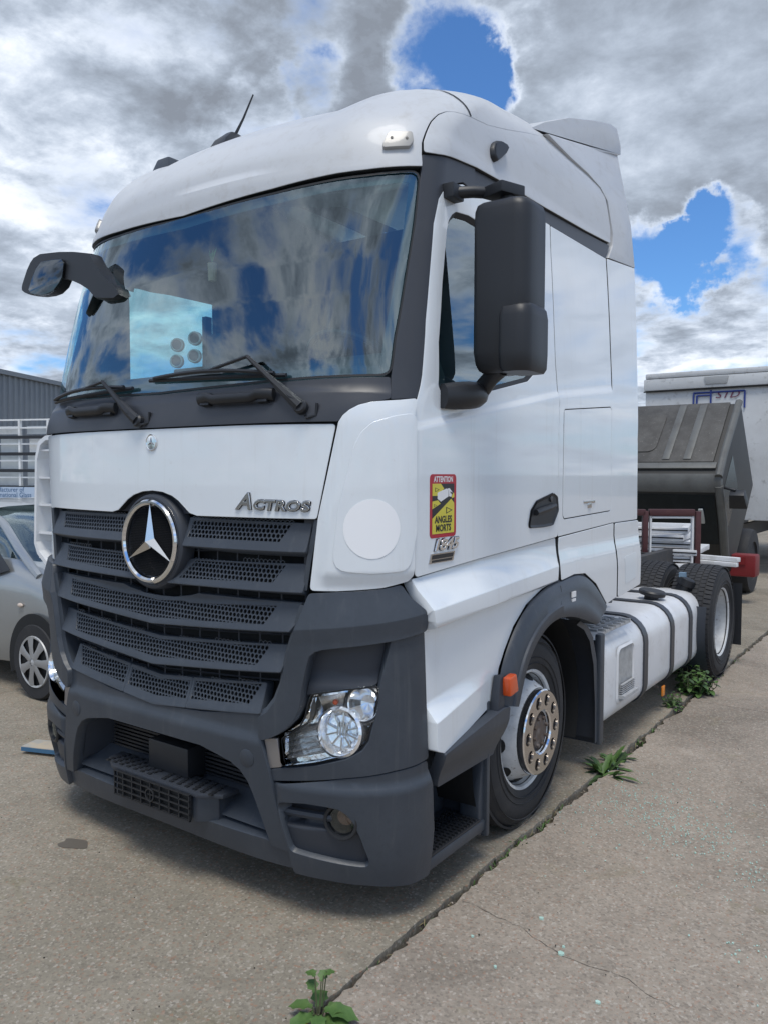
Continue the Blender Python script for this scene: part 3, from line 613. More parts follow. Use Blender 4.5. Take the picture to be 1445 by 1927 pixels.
for s in (1, -1):
    # flare: outer edge lies on the skin, rolls out to a lip and turns inward
    outer = AR[:11]; inner = [AR[19], AR[18], AR[17], AR[16], AR[15], AR[14], AR[13], AR[12], AR[11]]
    def rs_(pl, k):
        pl = np.array(pl); d = np.concatenate([[0], np.cumsum(np.hypot(*np.diff(pl, axis=0).T))]); t = np.linspace(0, d[-1], k); return np.stack([np.interp(t, d, pl[:, 0]), np.interp(t, d, pl[:, 1])], -1)
    a = rs_(outer, 40); b = rs_(inner, 40)
    def sm(c):
        for _ in range(6): c[1:-1] = (c[:-2]+2*c[1:-1]+c[2:])/4
        return c
    a, b = sm(a), sm(b); rows = []
    for t, o in ((0, .008), (.06, .030), (.35, .05), (.62, .056), (.66, .066), (.92, .07), (1.0, .062), (1.0, -.06)):
        c = a*(1-t)+b*t; rows.append(so(c[:, 0], c[:, 1], o)*np.array([s, 1, 1]))
    mb = MB(); mb.loft([[tuple(p) for p in r_] for r_ in rows], GREYD if False else GREYP, cap=False, closed=False)
    af = mb.build('arch_flare', T, ang=50)
    mb = MB(); c = a[22]*.98+b[22]*.02; seam = [so(np.array([a[21][0]*(1-t)+b[21][0]*t]), np.array([a[21][1]*(1-t)+b[21][1]*t]), .008+.055*t**.35)[0]*np.array([s, 1, 1]) for t in np.linspace(0, 1, 10)]
    mb.tube(seam, .0025, SEAL, 5); mb.build('seam', af)
    if s > 0:
        c = a[25]*.55+b[25]*.45
        mb = MB(); p = Vector(so(np.array([c[0]]), np.array([c[1]]), .058)[0]); mb.box(p, (.006, .05, .03), WHT); mb.box(p+Vector((0, 0, -.03)), (.006, .045, .015), WHT); mb.build('torn_label', af)
    # orange side lamp on the front foot of the flare
    mb = MB(); mb.box((s*1.185, 1.01, .775), (.05, .07, .17), GREYD, Matrix.Rotation(R(-10), 4, 'X'), tp=.8); mb.build('lamp_foot', af, bevel=.012)
    mb = MB(); mb.box((s*1.225, 1.05, .815), (.045, .085, .085), ORANGE, Matrix.Rotation(R(8), 4, 'X'), tp=.85); mb.build('side_marker', T, bevel=.01)
# wheel housing liner, dark
for s in (1, -1):
    mb = MB(); W_ = [(.615, -.40), (.615, .16)]
    mb.lathe(W_, PITCHB, fr((s*.98, 1.47, .49), (s, 0, 0)), 40, a0=R(-20), a1=R(200)); mb.build('wheel_housing', T, fix=False)
    mb = MB(); mb.box((s*.60, 1.45, .85), (.03, 1.7, 1.0), PITCHB); mb.build('inner_wing', T)
# grey lower sill, entry steps
both('sill_cover', rc(P['low_dark'], .01), GREYP, T, o=lambda q, z: .010+.05*sst(.50, .66, z), depth=.05, res=.03)
for s in (1, -1):
    st = MB(); f = lambda x, y, z: (s*x, y, z)
    # step well: back wall, end wall, floor
    st.box(f(.93, .68, .42), (.02, .56, .62), GREYP)
    st.box(f(1.05, .955, .44), (.24, .03, .62), GREYP)
    st.box(f(1.045, .70, .185), (.23, .52, .05), GREYP)
    so_ = st.build('step_well', T, bevel=.012)
    so_e = MB(); prof = [(.90, .14), (.985, .14), (.99, .52), (.955, .62), (.93, .50), (.90, .30)]
    so_e.prism(prof, 0, .10, GREYP, Matrix(((0, 0, s, s*1.05), (1, 0, 0, 0), (0, 1, 0, 0), (0, 0, 0, 1)))); so_e.build('step_end', T, bevel=.012)
    tr = MB(); tr.box(f(1.07, .69, .214), (.17, .44, .012), BLACK)
    stp = tr.build('step_tread', T, bevel=.004)
    g = MB()
    for i in range(6):
        for j in range(16): g.box(f(1.0+i*.028, .49+j*.026, .224), (.018, .010, .008), BLACK)
    gg = g.build('grip_bars', stp); gg['kind'] = 'stuff'
# ---- bumper
def up_o(q, z):
    zr = 1.180+.115*(np.abs(q)-.81)
    return .004+.036*np.clip((1.345-z)/(1.345-zr), 0, 1)-.10*np.clip(zr-z, 0, .06)
uc = both('bumper_upper_corner', rc(P['upper_corner'], .02), GREYP, T, o=up_o, res=.03, depth=.09, lines=[((.81, 1.180+d), (1.29, 1.2352+d)) for d in (-.06, -.003, .003)])
both('lamp_recess', rc([(q, z) for q, z in P['recess']], .02), GREYD, T, o=lambda q, z: -.035+.02*sst(1.0, .94, z), res=.03)
fl = both('bumper_flank', rc(P['flank'], .012), GREYP, T, o=.014, res=.03, depth=.05)
FOG = rc(P['fog_panel'], .03)
def lc_o(q, z): return .010+.022*sst(.60, .545, z)*sst(.66, .70, np.abs(q))+.0*q
lc = both('bumper_lower_corner', rc(P['lower_corner'], .02), GREYP, T, o=lc_o, holes=[FOG], res=.03, depth=.06)
def fog_o(q, z): return .002-.05*sst(.385, .40, z)*sst(.505, .49, z)*sst(.69, .72, np.abs(q))
both('fog_panel', ring('tmp', FOG, .004, BLACK, None)[1], GREYD, lc, o=fog_o, res=.015, depth=.03); bpy.data.objects.remove(bpy.data.objects['tmp'])
for s, l_ in zip((1, -1), lc):
    q, z = P['fog_lamp'][0]; M = fr(P1(s*q, z, -.018), (N1(s*q, z)*.7+Vector((0, -.6, 0))))
    fgl = MB().lathe([(.074, -.03), (.074, .028), (.068, .036), (.058, .034), (.055, .012), (.03, -.015), (0, -.03)], BLACK, M, 32).build('fog_lamp', T)
    MB().lathe([(.05, .006), (.035, -.012), (0, -.02)], mat('fog_bowl', (.45, .36, .33), .15, metal=1), M, 24).build('bowl', fgl)
    MB().lathe([(.057, .022), (.04, .028), (0, .031)], FOGL, M, 24).build('lens', fgl)
    mb = MB(); a = np.linspace(.70, .90, 8); pts = [P1(s*x, .437-.0*x, -.012) for x in a]; mb.tube(pts, .017, GREYD, 8); mb.build('fog_bar', T)
# centre bumper with its opening, lip, caps
OPN = sym(P['opening_h'])
def mid_o(q, z):
    ridge = .69+.012*np.abs(q)/.6
    return .010+.018*sst(.755, ridge, z)*(1-.0*q)
mid_outline = [p for p in P['mid_h'][:7]]+[(.652, .298)]
mid_full = mid_outline[:-1]+[(.646, .297)]+[p for p in reversed(P['opening_h'][:9])][1:]
mid_sym = mid_full[:-1]+[(0, .640)]+[(-q, z) for q, z in reversed(mid_full[:-1]) if q > 1e-6]
# polygon: outer contour over the top then back along the opening
mo = P['mid_h'][:7]; op = P['opening_h'][:9]
contour = [(-q, z) for q, z in reversed(mo[1:])]+mo+[(q, z) for q, z in reversed(op)]+[(-q, z) for q, z in op[1:]]
mid = panel('bumper_centre', contour, GREYP, T, o=mid_o, res=.03, depth=.09)
panel('bumper_lip', sym(P['lip_h']), GREYP, T, o=.012, res=.05, depth=.06)
for s in (1, -1):
    q, z = P['cap'][0]; M = fr(P1(s*q, z, .0262), N1(s*q, z)); MB().lathe([(.036, 0), (.036, .003), (.033, .0045), (0, .0045)], GREYP, M, 28).build('tow_cap', mid)
    MB().lathe([(.039, .0004), (.036, .0004)], PITCHB, M, 28).build('cap_gap', mid)
    pl = P['plate'] if s > 0 else mir(P['plate']); tp_ = panel('trim_plate', rc(pl, .004), mat('bare_metal', (.34, .32, .31), .42, metal=.7), T, o=.012, depth=.02)
# inside the opening
mb = MB(); mb.box((0, .26, .47), (1.30, .02, .46), PITCHB); mb.build('radiator_cover', T)
slp = MB(); slp.add([(-.66, .10, .325), (.66, .10, .325), (.60, .22, .415), (-.60, .22, .415)], [(0, 1, 2, 3)], GREYP); slp.build('opening_shelf', T)
for s in (1, -1):
    mb = MB(); mb.add([(s*.56, .08, .57), (s*.63, .10, .36), (s*.56, .28, .40), (s*.50, .28, .57)], [(0, 1, 2, 3)], GREYD); mb.build('opening_cheek', T)
    gb = MB()
    for i in range(9): gb.box((s*.33, .215, .425+i*.018), (.40, .014, .010), BLACK)
    gb.build('intake_bars', T)['kind'] = 'stuff'
ub = MB()
ub.loft([[(x, .085+.02*abs(x), .636), (x, .20+.02*abs(x), .555)] for x in np.linspace(-.48, .48, 9)], GREYD, cap=False, closed=False)
for i in range(8): ub.tube([(x, .085+.0145*i+.02*abs(x), .630-.0102*i) for x in np.linspace(-.47, .47, 9)], .0042, BLACK, 5)
ub.build('brow_ribs', T)['kind'] = 'stuff'
mb = MB(); mb.box((0, .165, .485), (.27, .12, .145), BLACK); mb.build('radar_block', T, bevel=.01)
# front step with number plate holder
mb = MB(); tread = [(-.40, .16), (.40, .16), (.39, .075), (.29, .02), (-.29, .02), (-.39, .075)]
mb.prism(tread, .405, .425, GREYD); mb.prism([(-.36, .18), (.36, .18), (.35, .09), (.27, .035), (-.27, .035), (-.35, .09)], .29, .406, GREYP)
step = mb.build('front_step', T, bevel=.006)
g = MB()
for i in range(-7, 8):
    if i == 0: continue
    x = i*.05; sgn = 1 if i > 0 else -1
    for j in range(5): g.box((x-sgn*j*.006, .045+j*.024, .4275), (.020, .015, .006), BLACK)
g.build('tread_pads', step)['kind'] = 'stuff'
ph = MB()
for x in np.linspace(-.255, .255, 9): ph.box((x, .012, .355), (.005, .012, .115), BLACK)
for z in (.30, .328, .356, .384, .411): ph.box((0, .010, z), (.515, .008, .005), BLACK)
ph.box((0, .024, .355), (.50, .006, .11), PITCHB); ph.lathe([(.03, 0), (.03, .006), (.024, .006), (.024, 0)], BLACK, fr((0, .008, .355), (0, -1, 0)), 20)
ph.build('plate_holder', T)
# ---- headlamps
HL = rc(P['headlight'], .02); SATIN = mat('satin_reflector', (.93, .94, .95), .07, metal=.88, coat=.3, bump=(26, .5))
for s in (1, -1):
    hl = HL if s > 0 else mir(HL)
    hd = panel('headlamp', hl, SATIN, T, o=lambda q, z: -.072-.22*(z-.78), depth=-.064, res=.04)
    # chrome rim facing inward is the panel edge; clear cover
    panel('lens', hl, LENS, hd, o=-.004, depth=.003, res=.05)
    ring('lamp_seal', hl, .006, SEAL, hd, o=-.002)
    def place(q, z, o=-.05): return fr(P1(s*q, z, o), N1(s*q, z)*.55+Vector((0, -.75, .22)))
    M = place(.935, .772, -.05)
    bowl = MB().lathe([(.098, -.03), (.098, .03), (.088, .036), (.078, .022), (.066, -.012), (.045, -.035), (.02, -.048), (0, -.048)], REFL, M, 40)
    for k in range(10):
        a = k*2*math.pi/10; bowl.box((0, 0, 0), (.006, .05, .006), CHROME, M @ Matrix.Rotation(a, 4, 'Z') @ Matrix.Translation((0, .048, .0)))
    bowl.build('low_beam', hd, ang=30)
    MB().lathe([(.0, .012), (.02, .010), (.028, .0), (.028, -.03)], LENS, M, 20).build('bulb_glass', hd)
    cap_ = MB()
    for k in range(4): cap_.box((-.012+.012*k, .012, .012), (.006, .05, .012), CHROME, M)
    cap_.build('bulb_shield', hd)
    M2 = place(1.035, .885, -.045)
    MB().lathe([(.082, -.035), (.082, .01), (.070, .026), (.060, .020), (.052, .004), (.03, -.03), (0, -.035)], REFL, M2, 36).build('high_beam', hd)
    MB().lathe([(.072, .0275), (.068, .0285), (.064, .0275)], BLACK, M2, 36).build('beam_ring', hd)
    MB().lathe([(.05, .010), (.035, .024), (0, .030)], LENS, M2, 24).build('beam_lens', hd)
    MB().sphere(P1(s*.905, .885, -.050), .011, ORANGE, 12, 8).build('indicator_bulb', hd)
    for k, (q, z) in enumerate(((.86, .90), (.875, .865))):
        pass
    fins = MB()
    for k in range(5):
        z = .645+k*.024; a = np.linspace(.705+.004*k, .835+.01*(4-k), 6); pa = so(s*a, np.full(6, z)+.28*(a-.70), -.02); pb = so(s*a, np.full(6, z+.022)+.28*(a-.70), -.045)
        fins.add(list(pa)+list(pb), [(i, i+1, 7+i, 6+i) for i in range(5)], SATIN)
    fins.build('reflector_fins', hd, fix=False)
    mb = MB(); mb.add([P1(s*.83, .915, -.02), P1(s*.84, .83, -.02), P1(s*.80, .80, -.03), P1(s*.81, .87, -.03)], [(0, 1, 2, 3)], CHROME)
    mb.add([P1(s*.845, .91, -.02), P1(s*.955, .935, -.02), P1(s*.93, .86, -.075), P1(s*.85, .84, -.07)], [(0, 1, 2, 3)], CHROMEG); mb.build('side_reflector', hd, fix=False)
# ---- grille
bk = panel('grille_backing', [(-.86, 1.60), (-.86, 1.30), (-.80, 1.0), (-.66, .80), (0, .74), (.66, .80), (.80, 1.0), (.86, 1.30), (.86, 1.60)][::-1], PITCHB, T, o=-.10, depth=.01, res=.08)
fn = MB()
for q in np.linspace(-.78, .78, 15):
    zt = 1.58; zb = .86+.12*abs(q)
    pts = [P1(q, z, -.055) for z in np.linspace(zb, zt, 8)]; fn.tube(pts, .004, GREYD, 4)
for z in (1.09, 1.13, .905, .96, 1.28, 1.43, 1.455):
    fn.tube([P1(q, z+.065*abs(q), -.055) for q in np.linspace(-.74, .74, 13)], .004, GREYD, 4)
fn.build('grille_lattice', T)['kind'] = 'stuff'
def slat(name, poly, mesh, top, bot, lip=.02):
    f = lambda q, z: -.030+.046*np.clip((top(np.abs(q))-z)/(top(np.abs(q))-bot(np.abs(q))), 0, 1)**1.2
    s_ = panel(name, rc(poly, .006), GREYP, T, o=f, holes=[mesh], res=.035, depth=.05, edge=.003)
    hexmesh('mesh_insert', mesh, GREYP, s_, lambda q, z: f(q, z)-.003)
    return s_
slat('grille_slat', sym(P['slatA_h']), sym(P['meshA_h']), lambda a: 1.235+.045*a, lambda a: 1.118+.062*a)
slat('grille_slat', sym(P['slatB_h']), sym(P['meshB_h']), lambda a: 1.052+.066*a, lambda a: .938+.09*a)
# lowest slat in three sections
C_ = P['slatC_h']; zc = lambda a, t: (.877+.094*a)*(1-t)+(.756+.109*a)*t
def mc(a, t): return (.862+.115*a)*(1-t)+(.790+.104*a)*t
slat('grille_slat', [(-.20, zc(.2, 0)), (0, zc(0, 0)), (.20, zc(.2, 0)), (.20, zc(.2, 1)), (0, zc(0, 1)), (-.20, zc(.2, 1))], [(-.19, mc(.19, 0)), (0, mc(0, 0)), (.19, mc(.19, 0)), (.19, mc(.19, 1)), (0, mc(0, 1)), (-.19, mc(.19, 1))], lambda a: zc(a, 0), lambda a: zc(a, 1))
for s in (1, -1):
    pl = [(.206, zc(.206, 0)), (.606, zc(.606, 0)), (.604, zc(.604, 1)), (.206, zc(.206, 1))]; ml = [(.216, mc(.216, 0)), (.586, mc(.586, 0)), (.545, mc(.545, 1)), (.216, mc(.216, 1))]
    slat('grille_slat', pl if s > 0 else mir(pl), ml if s > 0 else mir(ml), lambda a: zc(a, 0), lambda a: zc(a, 1))
    slat('grille_slat', P['slat1'] if s > 0 else mir(P['slat1']), P['mesh1'] if s > 0 else mir(P['mesh1']), lambda a: 1.585, lambda a: 1.47)
    slat('grille_slat', P['slat2'] if s > 0 else mir(P['slat2']), P['mesh2'] if s > 0 else mir(P['mesh2']), lambda a: 1.41+.014*a, lambda a: 1.304+.018*a)
    gf = MB(); e = [(.866, 1.596), (.856, 1.55), (.836, 1.45), (.815, 1.325)]; i_ = [(q-.022, z) for q, z in e]
    gf.loft([[tuple(P1(s*q, z, .002)) for q, z in e], [tuple(P1(s*q, z, -.004)) for q, z in i_], [tuple(P1(s*q, z, -.08)) for q, z in i_]], GREYP, cap=False, closed=False); gf.build('grille_frame', T, fix=False)
    gf = MB(); e = [(.812, 1.27), (.776, 1.171), (.743, 1.068), (.72, .957), (.692, .886), (.657, .842), (.612, .815)]; i_ = [(q-.03, z+.006*(1 if k > 3 else 0)) for k, (q, z) in enumerate(e)]
    gf.loft([[tuple(P1(s*q, z, .012)) for q, z in e], [tuple(P1(s*q, z, .0)) for q, z in i_], [tuple(P1(s*q, z, -.09)) for q, z in i_]], GREYP, cap=False, closed=False); gf.build('grille_frame', T, fix=False)
# star emblem
SM = fr((0, .030, 1.475), (0, -1, .02))
em = MB().lathe([(.214, -.06), (.211, -.016), (.204, -.002), (.194, .004), (.186, .0), (.172, -.006), (0, -.006)], GREYD, SM, 72).build('star_emblem', T)
MB().lathe([(.186, .0), (.184, .014), (.177, .022), (.168, .022), (.160, .014), (.158, .002)], CHROME, SM, 72).build('chrome_ring', em)
hexes = MB(); 
for i in range(-20, 21):
    for j in range(-24, 25):
        x = i*.0085+(.00425 if j % 2 else 0); y = j*.0073
        if x*x+y*y < .153**2: hexes.lathe([(.0048, .0), (.0034, .003), (.0034, -.001)], BLACK, SM @ Matrix.Translation((x, y, -.004)), 6)
hexes.build('emblem_mesh', em, fix=False)['kind'] = 'stuff'
star = MB(); tip = .163; wd = .030; hgt = .034
pts = []
for k in range(3):
    a = R(90+120*k); pts.append((tip*math.cos(a), tip*math.sin(a), .010)); a2 = a+R(60); pts.append((wd*math.cos(a2), wd*math.sin(a2), .006))
pts.append((0, 0, hgt)); star.add(pts, [(i, (i+1) % 6, 6) for i in range(6)], mat('star_chrome', (.72, .71, .70), .13, metal=1), SM); star.build('star', em, smooth=False)
# small round badge over the star
BM = fr(P1(.0, 1.906, .005), (0, -1, 0)); bd = MB().lathe([(.036, 0), (.036, .005), (.033, .007), (.030, .005), (0, .006)], CHROME, BM, 36).build('round_badge', hood)
st2 = MB(); pts = []
for k in range(3):
    a = R(90+120*k); pts.append((.025*math.cos(a), .025*math.sin(a), .007)); a2 = a+R(60); pts.append((.0055*math.cos(a2), .0055*math.sin(a2), .007))
pts.append((0, 0, .011)); st2.add(pts, [(i, (i+1) % 6, 6) for i in range(6)], mat('badge_star', (.35, .35, .36), .3, metal=1), BM); st2.build('badge_star', T, smooth=False)
# lettering
tx = MB()
for ch, q_, sz, w_ in (('A', .535, .088, 1.25), ('C', .606, .052, 1.45), ('T', .656, .052, 1.45), ('R', .704, .052, 1.45), ('O', .758, .052, 1.45), ('S', .810, .052, 1.45)):
    tx.text(ch, sz, BLK, fr(P1(q_, 1.632-.01*(q_-.67), .0065), N1(q_, 1.64)), .001, .32 if ch == 'A' else .16, sx=w_, off=.0042)
    tx.text(ch, sz, CHROME, fr(P1(q_, 1.632-.01*(q_-.67), .009), N1(q_, 1.64)), .003, .32 if ch == 'A' else .16, sx=w_, off=.0012)
tx.build('model_lettering', T)
d0 = doors[0]
def side(y, z, o=.0): return Matrix(((0, 0, 1, float(WZ(z))+.0155+o), (1, 0, 0, y), (0, 1, 0, z), (0, 0, 0, 1)))
tx = MB(); tx.text('1845', .062, BLK, side(.565, 1.468, .0008), .001, .28, sx=1.55, off=.0040); tx.text('1845', .062, CHROME, side(.565, 1.468, .003), .004, .28, sx=1.55, off=.001); tx.build('model_number', d0)
bp = MB(); bp.prism([(-.10, -.019), (.085, -.019), (.10, .019), (-.085, .019)], -.002, .003, CHROMEG, side(.545, 1.436)); bp.prism([(-.083, -.003), (.082, -.003), (.088, .014), (-.078, .014)], .003, .0036, BLK, side(.545, 1.436)); bp.prism([(-.083, -.016), (.072, -.016), (.078, -.006), (-.079, -.006)], .003, .0036, BLK, side(.545, 1.436))
bp.build('trim_badge', d0)
# blind spot warning sticker
y0, y1, z0, z1 = .452, .655, 1.517, 1.772; SM_ = side((y0+y1)/2, (z0+z1)/2, -.001); w, h = (y1-y0)/2, (z1-z0)/2
def rr(w, h, r, n=5):
    o = []
    for cx, cy, a0 in ((w-r, h-r, 0), (-w+r, h-r, 90), (-w+r, -h+r, 180), (w-r, -h+r, 270)):
        for k in range(n+1): a = R(a0+90*k/n); o.append((cx+r*math.cos(a), cy+r*math.sin(a)))
    return o
sk_ = MB(); sk_.prism(rr(w, h, .018), 0, .0008, RED, SM_); iw, ib, it = w-.017, -h+.016, h-.038
def poly(pts, m, lv): sk_.prism([(p[0]*iw, ib+(it-ib)*p[1]) for p in pts], .0008+lv*.0004-.0003, .0008+lv*.0004, m, SM_)
poly([(-1, 0), (1, 0), (1, 1), (-1, 1)], BLK, 1)
poly([(-1, 0), (1, 0), (1, .60), (.72, .69), (-1, .31)], YEL, 2); poly([(-1, 1), (-.25, 1), (.05, .90), (-.55, .76), (-1, .76)], YEL, 2)
poly([(-1, .65), (-.5, .67), (-.25, .60), (-1, .50)], YEL, 2); poly([(.75, .74), (.95, .82), (1, .78), (1, .72), (.8, .70)], YEL, 2)
poly([(-.55, .82), (.25, .90), (.45, .88), (.45, .74), (-.25, .64), (-.55, .70)], WHT, 3); poly([(.35, .90), (.55, .905), (.80, .83), (.72, .73), (.50, .74), (.48, .86)], WHT, 3)
poly([(-.3, .63), (.55, .73), (.62, .70), (-.25, .59)], BLK, 3); poly([(.62, .84), (.76, .82), (.78, .79), (.64, .80)], BLK, 4)
for cx, cy, k in ((.52, .46, 1.0), (-.58, .88, .65), (-.75, .57, .42)):
    poly([(cx-.28*k, cy-.07*k), (cx+.32*k, cy), (cx-.28*k, cy+.07*k)], BLK, 3); poly([(cx-.21*k, cy-.045*k), (cx+.18*k, cy), (cx-.21*k, cy+.045*k)], YEL, 4)
sk_.text('ATTENTION', .032, WHT, SM_ @ Matrix.Translation((0, h-.031, .0015)), .0001, sx=.82, off=.0008)
sk_.text('ANGLES', .038, BLK, SM_ @ Matrix.Translation((0, -h+.060, .0025)), .0001, sx=.95, off=.0012); sk_.text('MORTS', .038, BLK, SM_ @ Matrix.Translation((0, -h+.026, .0025)), .0001, sx=.95, off=.0012)
sk_.build('warning_sticker', d0, smooth=False)['label'] = 'red and yellow blind spot warning sticker'
# faint ghost lettering and door handle
HP = rc(P['handle'], .02)
for d_, s in zip(doors, (1, -1)):
    hp = HP if s > 0 else mir(HP)
    hb = panel('handle_bezel', hp, BLACK, d_, o=lambda q, z: .018-.0*q, depth=.012, edge=.004, res=.03)
    ring('handle_rim', hp, .012, BLACK, d_, o=.024, o2=.018)
    mb = MB(); pts = [P1(s*q, z, .027) for q, z in ((2.31, 1.583), (2.38, 1.592), (2.47, 1.602), (2.54, 1.612))]; mb.tube(pts, [.015, .017, .017, .012], BLACK, 8); mb.build('handle_bar', d_)
    MB().lathe([(.014, 0), (.014, .004), (.010, .005), (0, .004)], mat('lock', (.05, .05, .055), .3), fr(P1(s*2.50, 1.645, .021), N1(s*2.5, 1.645)), 16).build('door_lock', d_)
q, z = P['latch'][0]; lt = MB(); M = side(2.15, 1.605, -.008); lt.box((0, .012, .004), (.17, .014, .008), CHROMEG, M); lt.box((0, -.008, .006), (.05, .035, .012), CHROMEG, M, tp=.8); lt.build('lid_latch', lids[0], bevel=.002)
# ---- cowl grab handles and wipers
for pl in (P['hgrip1'], P['hgrip2']):
    qa, qb = min(p[0] for p in pl), max(p[0] for p in pl); zt, zb = max(p[1] for p in pl), min(p[1] for p in pl)
    g = MB(); rings = []
    for t in np.linspace(0, 1, 13):
        qq = qa+(qb-qa)*t; k = min(1, 4.5*min(t, 1-t)+.25); d = .050*min(1, 5*min(t, 1-t)+.35); zc_ = (zt+zb)/2+.006; hh = .020+.008*(1-k)
        nrm = N1(qq, zc_); b0 = P1(qq, zc_, .012); u = Vector((0, 0, 1)); c0 = b0+nrm*d*.6
        rings.append([tuple(c0+nrm*(.018*math.cos(a))+u*(hh*math.sin(a)+(-.012 if abs(t-.5) < .3 else .0))) for a in np.linspace(0, 2*math.pi, 12, endpoint=False)])
    g.loft(rings, BLACK)
    for t in (.12, .88): qq = qa+(qb-qa)*t; g.box((0, 0, .015), (.05, .05, .04), BLACK, fr(P1(qq, (zt+zb)/2, .0), N1(qq, zb)))
    g.build('grab_handle', T, ang=60)
def wiper(piv, knee, tipA, tipB):
    w = MB(); a = P1(*piv, .02); b = P1(*knee, .055)
    w.lathe([(.028, -.02), (.028, .012), (.022, .02), (0, .02)], BLACK, fr(a, N1(*piv)), 20)
    mid_ = a.lerp(b, .42)+N1(*piv)*.012
    w.tube([a+N1(*piv)*.008, a.lerp(b, .2)+N1(*piv)*.015, mid_], [.024, .021, .017], BLACK, 8); w.tube([mid_, b], [.014, .008], BLACK, 6)
    ab = w.build('wiper_arm', T)
    bl = MB(); n = 11
    pts = [P1(tipA[0]*(1-t)+tipB[0]*t, tipA[1]*(1-t)+tipB[1]*t, .016+.0*t) for t in np.linspace(0, 1, n)]; bl.tube(pts, .009, BLACK, 6)
    pts2 = [P1(tipA[0]*(1-t)+tipB[0]*t, (tipA[1]*(1-t)+tipB[1]*t)+.020*math.sin(math.pi*t), .030+.012*math.sin(math.pi*t)) for t in np.linspace(.06, .94, 9)]; bl.tube(pts2, .009, BLACK, 6)
    bl.tube([b, pts2[4]], .007, BLACK, 6); bl.tube([P1(*piv, .03)+Vector((.02, 0, .01)), a.lerp(b, .15)+N1(*piv)*.035, a.lerp(b, .4)+N1(*piv)*.02], .003, BLACK, 5)
    bl.build('wiper_blade', ab)
wp = P['wiper']
wiper((-.075, 1.997), (-.335, 2.180), (-.86, 2.126), (-.16, 2.150))
wiper((.79, 2.020), (.535, 2.222), (-.05, 2.176), (.70, 2.150))
for q in (-.02, .85):
    mb = MB(); a = P1(q, 1.992, .01); mb.tube([a+Vector((-.06, 0, .01)), a+Vector((-.03, -.02, -.01)), a, a+Vector((.005, 0, .045))], .006, BLACK, 6); mb.build('washer_hose', T)
# ---- mirrors
def main_mirror(s):
    f = lambda x, y, z: (s*x, y, z); mb = MB()
    def sect(z, x0, x1, y0, y1, r):
        pts = []
        for cx, cy, a0 in ((x1-r, y0+r*1.1, -90), (x1-r, y1-r*.3, 0), (x0+r*.5, y1-r*.3, 90), (x0+r*.5, y0+r*.5, 180)):
            rx = r if a0 in (-90, 0) else r*.5; ry = r*1.1 if a0 == -90 else (r*.5 if a0 == 180 else r*.3)
            for k in range(5): a = R(a0+90*k/4); pts.append(f(cx+rx*math.cos(a), cy+ry*math.sin(a), z))
        return pts
    S_ = []
    for t, k in ((0, .80), (.015, .92), (.05, .985), (.12, 1), (.5, 1.0), (.88, 1), (.95, .985), (.985, .93), (1, .82)):
        zb, zt = 2.185, 2.865; z = zb+(zt-zb)*t; x0, x1, y0, y1 = 1.225, 1.462, .665, .865; bot = max(0, .12-t)*.5
        cx, cy = (x0+x1)/2, (y0+y1)/2; S_.append(sect(z+ .02*0, cx-(cx-x0)*k, cx+(x1-cx)*k-bot, cy-(cy-y0)*k+bot*.4, cy+(y1-cy)*k, .055))
    mb.loft(S_, BLACK); mm = mb.build('door_mirror', T, ang=50)
    # lower pod
    mb = MB(); S_ = []
    for z, k in ((2.182, .86), (2.20, .97), (2.26, 1.0), (2.40, 1.0), (2.435, .94), (2.45, .80)):
        x0, x1, y0, y1 = 1.345, 1.475, .655, .87; cx, cy = (x0+x1)/2+.02*(1-k), (y0+y1)/2; S_.append(sect(z, cx-(cx-x0)*k, cx+(x1-cx)*k, cy-(cy-y0)*k, cy+(y1-cy)*k, .05))
    mb.loft(S_, BLACK); mb.build('mirror_pod', mm, ang=50)
    mb = MB(); mb.add([f(1.25, .868, 2.47), f(1.44, .868, 2.47), f(1.44, .868, 2.84), f(1.25, .868, 2.84)], [(0, 1, 2, 3)], CHROME); mb.build('mirror_glass', mm, fix=False)
    mb = MB(); a = P1(s*1.33, 2.925, .02); mb.box(a, (.06, .09, .06), BLACK); mb.tube([a, a+Vector((s*.06, .06, .01)), Vector(f(1.27, .80, 2.935))], .026, BLACK, 8); mb.box(f(1.30, .79, 2.93), (.12, .13, .045), BLACK, Matrix.Rotation(R(-20*s), 4, 'Z')); mb.tube([f(1.32, .79, 2.95), f(1.32, .79, 2.84)], .03, BLACK, 10); mb.build('mirror_bracket', mm, bevel=.006)
    mb = MB(); rings = []
    for t in np.linspace(0, 1, 9):
        y = .54+.36*t; hh = .055*math.sin(math.pi*min(1, .25+t*.75))**.5+.005; z = 2.085+.03*t; dep = .02+.055*math.sin(math.pi*min(.97, t*.9+.08))
        rings.append([f(float(WZ(z))-.01+dep*(1-math.cos(a))*.75, y+.004, z+hh*math.sin(a)) for a in np.linspace(0, 2*math.pi, 10, endpoint=False)])
    mb.loft(rings, BLACK); mb.tube([f(1.20, .80, 2.13), f(1.25, .78, 2.17), f(1.31, .76, 2.21)], [.04, .036, .04], BLACK, 10); mb.build('mirror_foot', mm, ang=60)
main_mirror(1); main_mirror(-1)
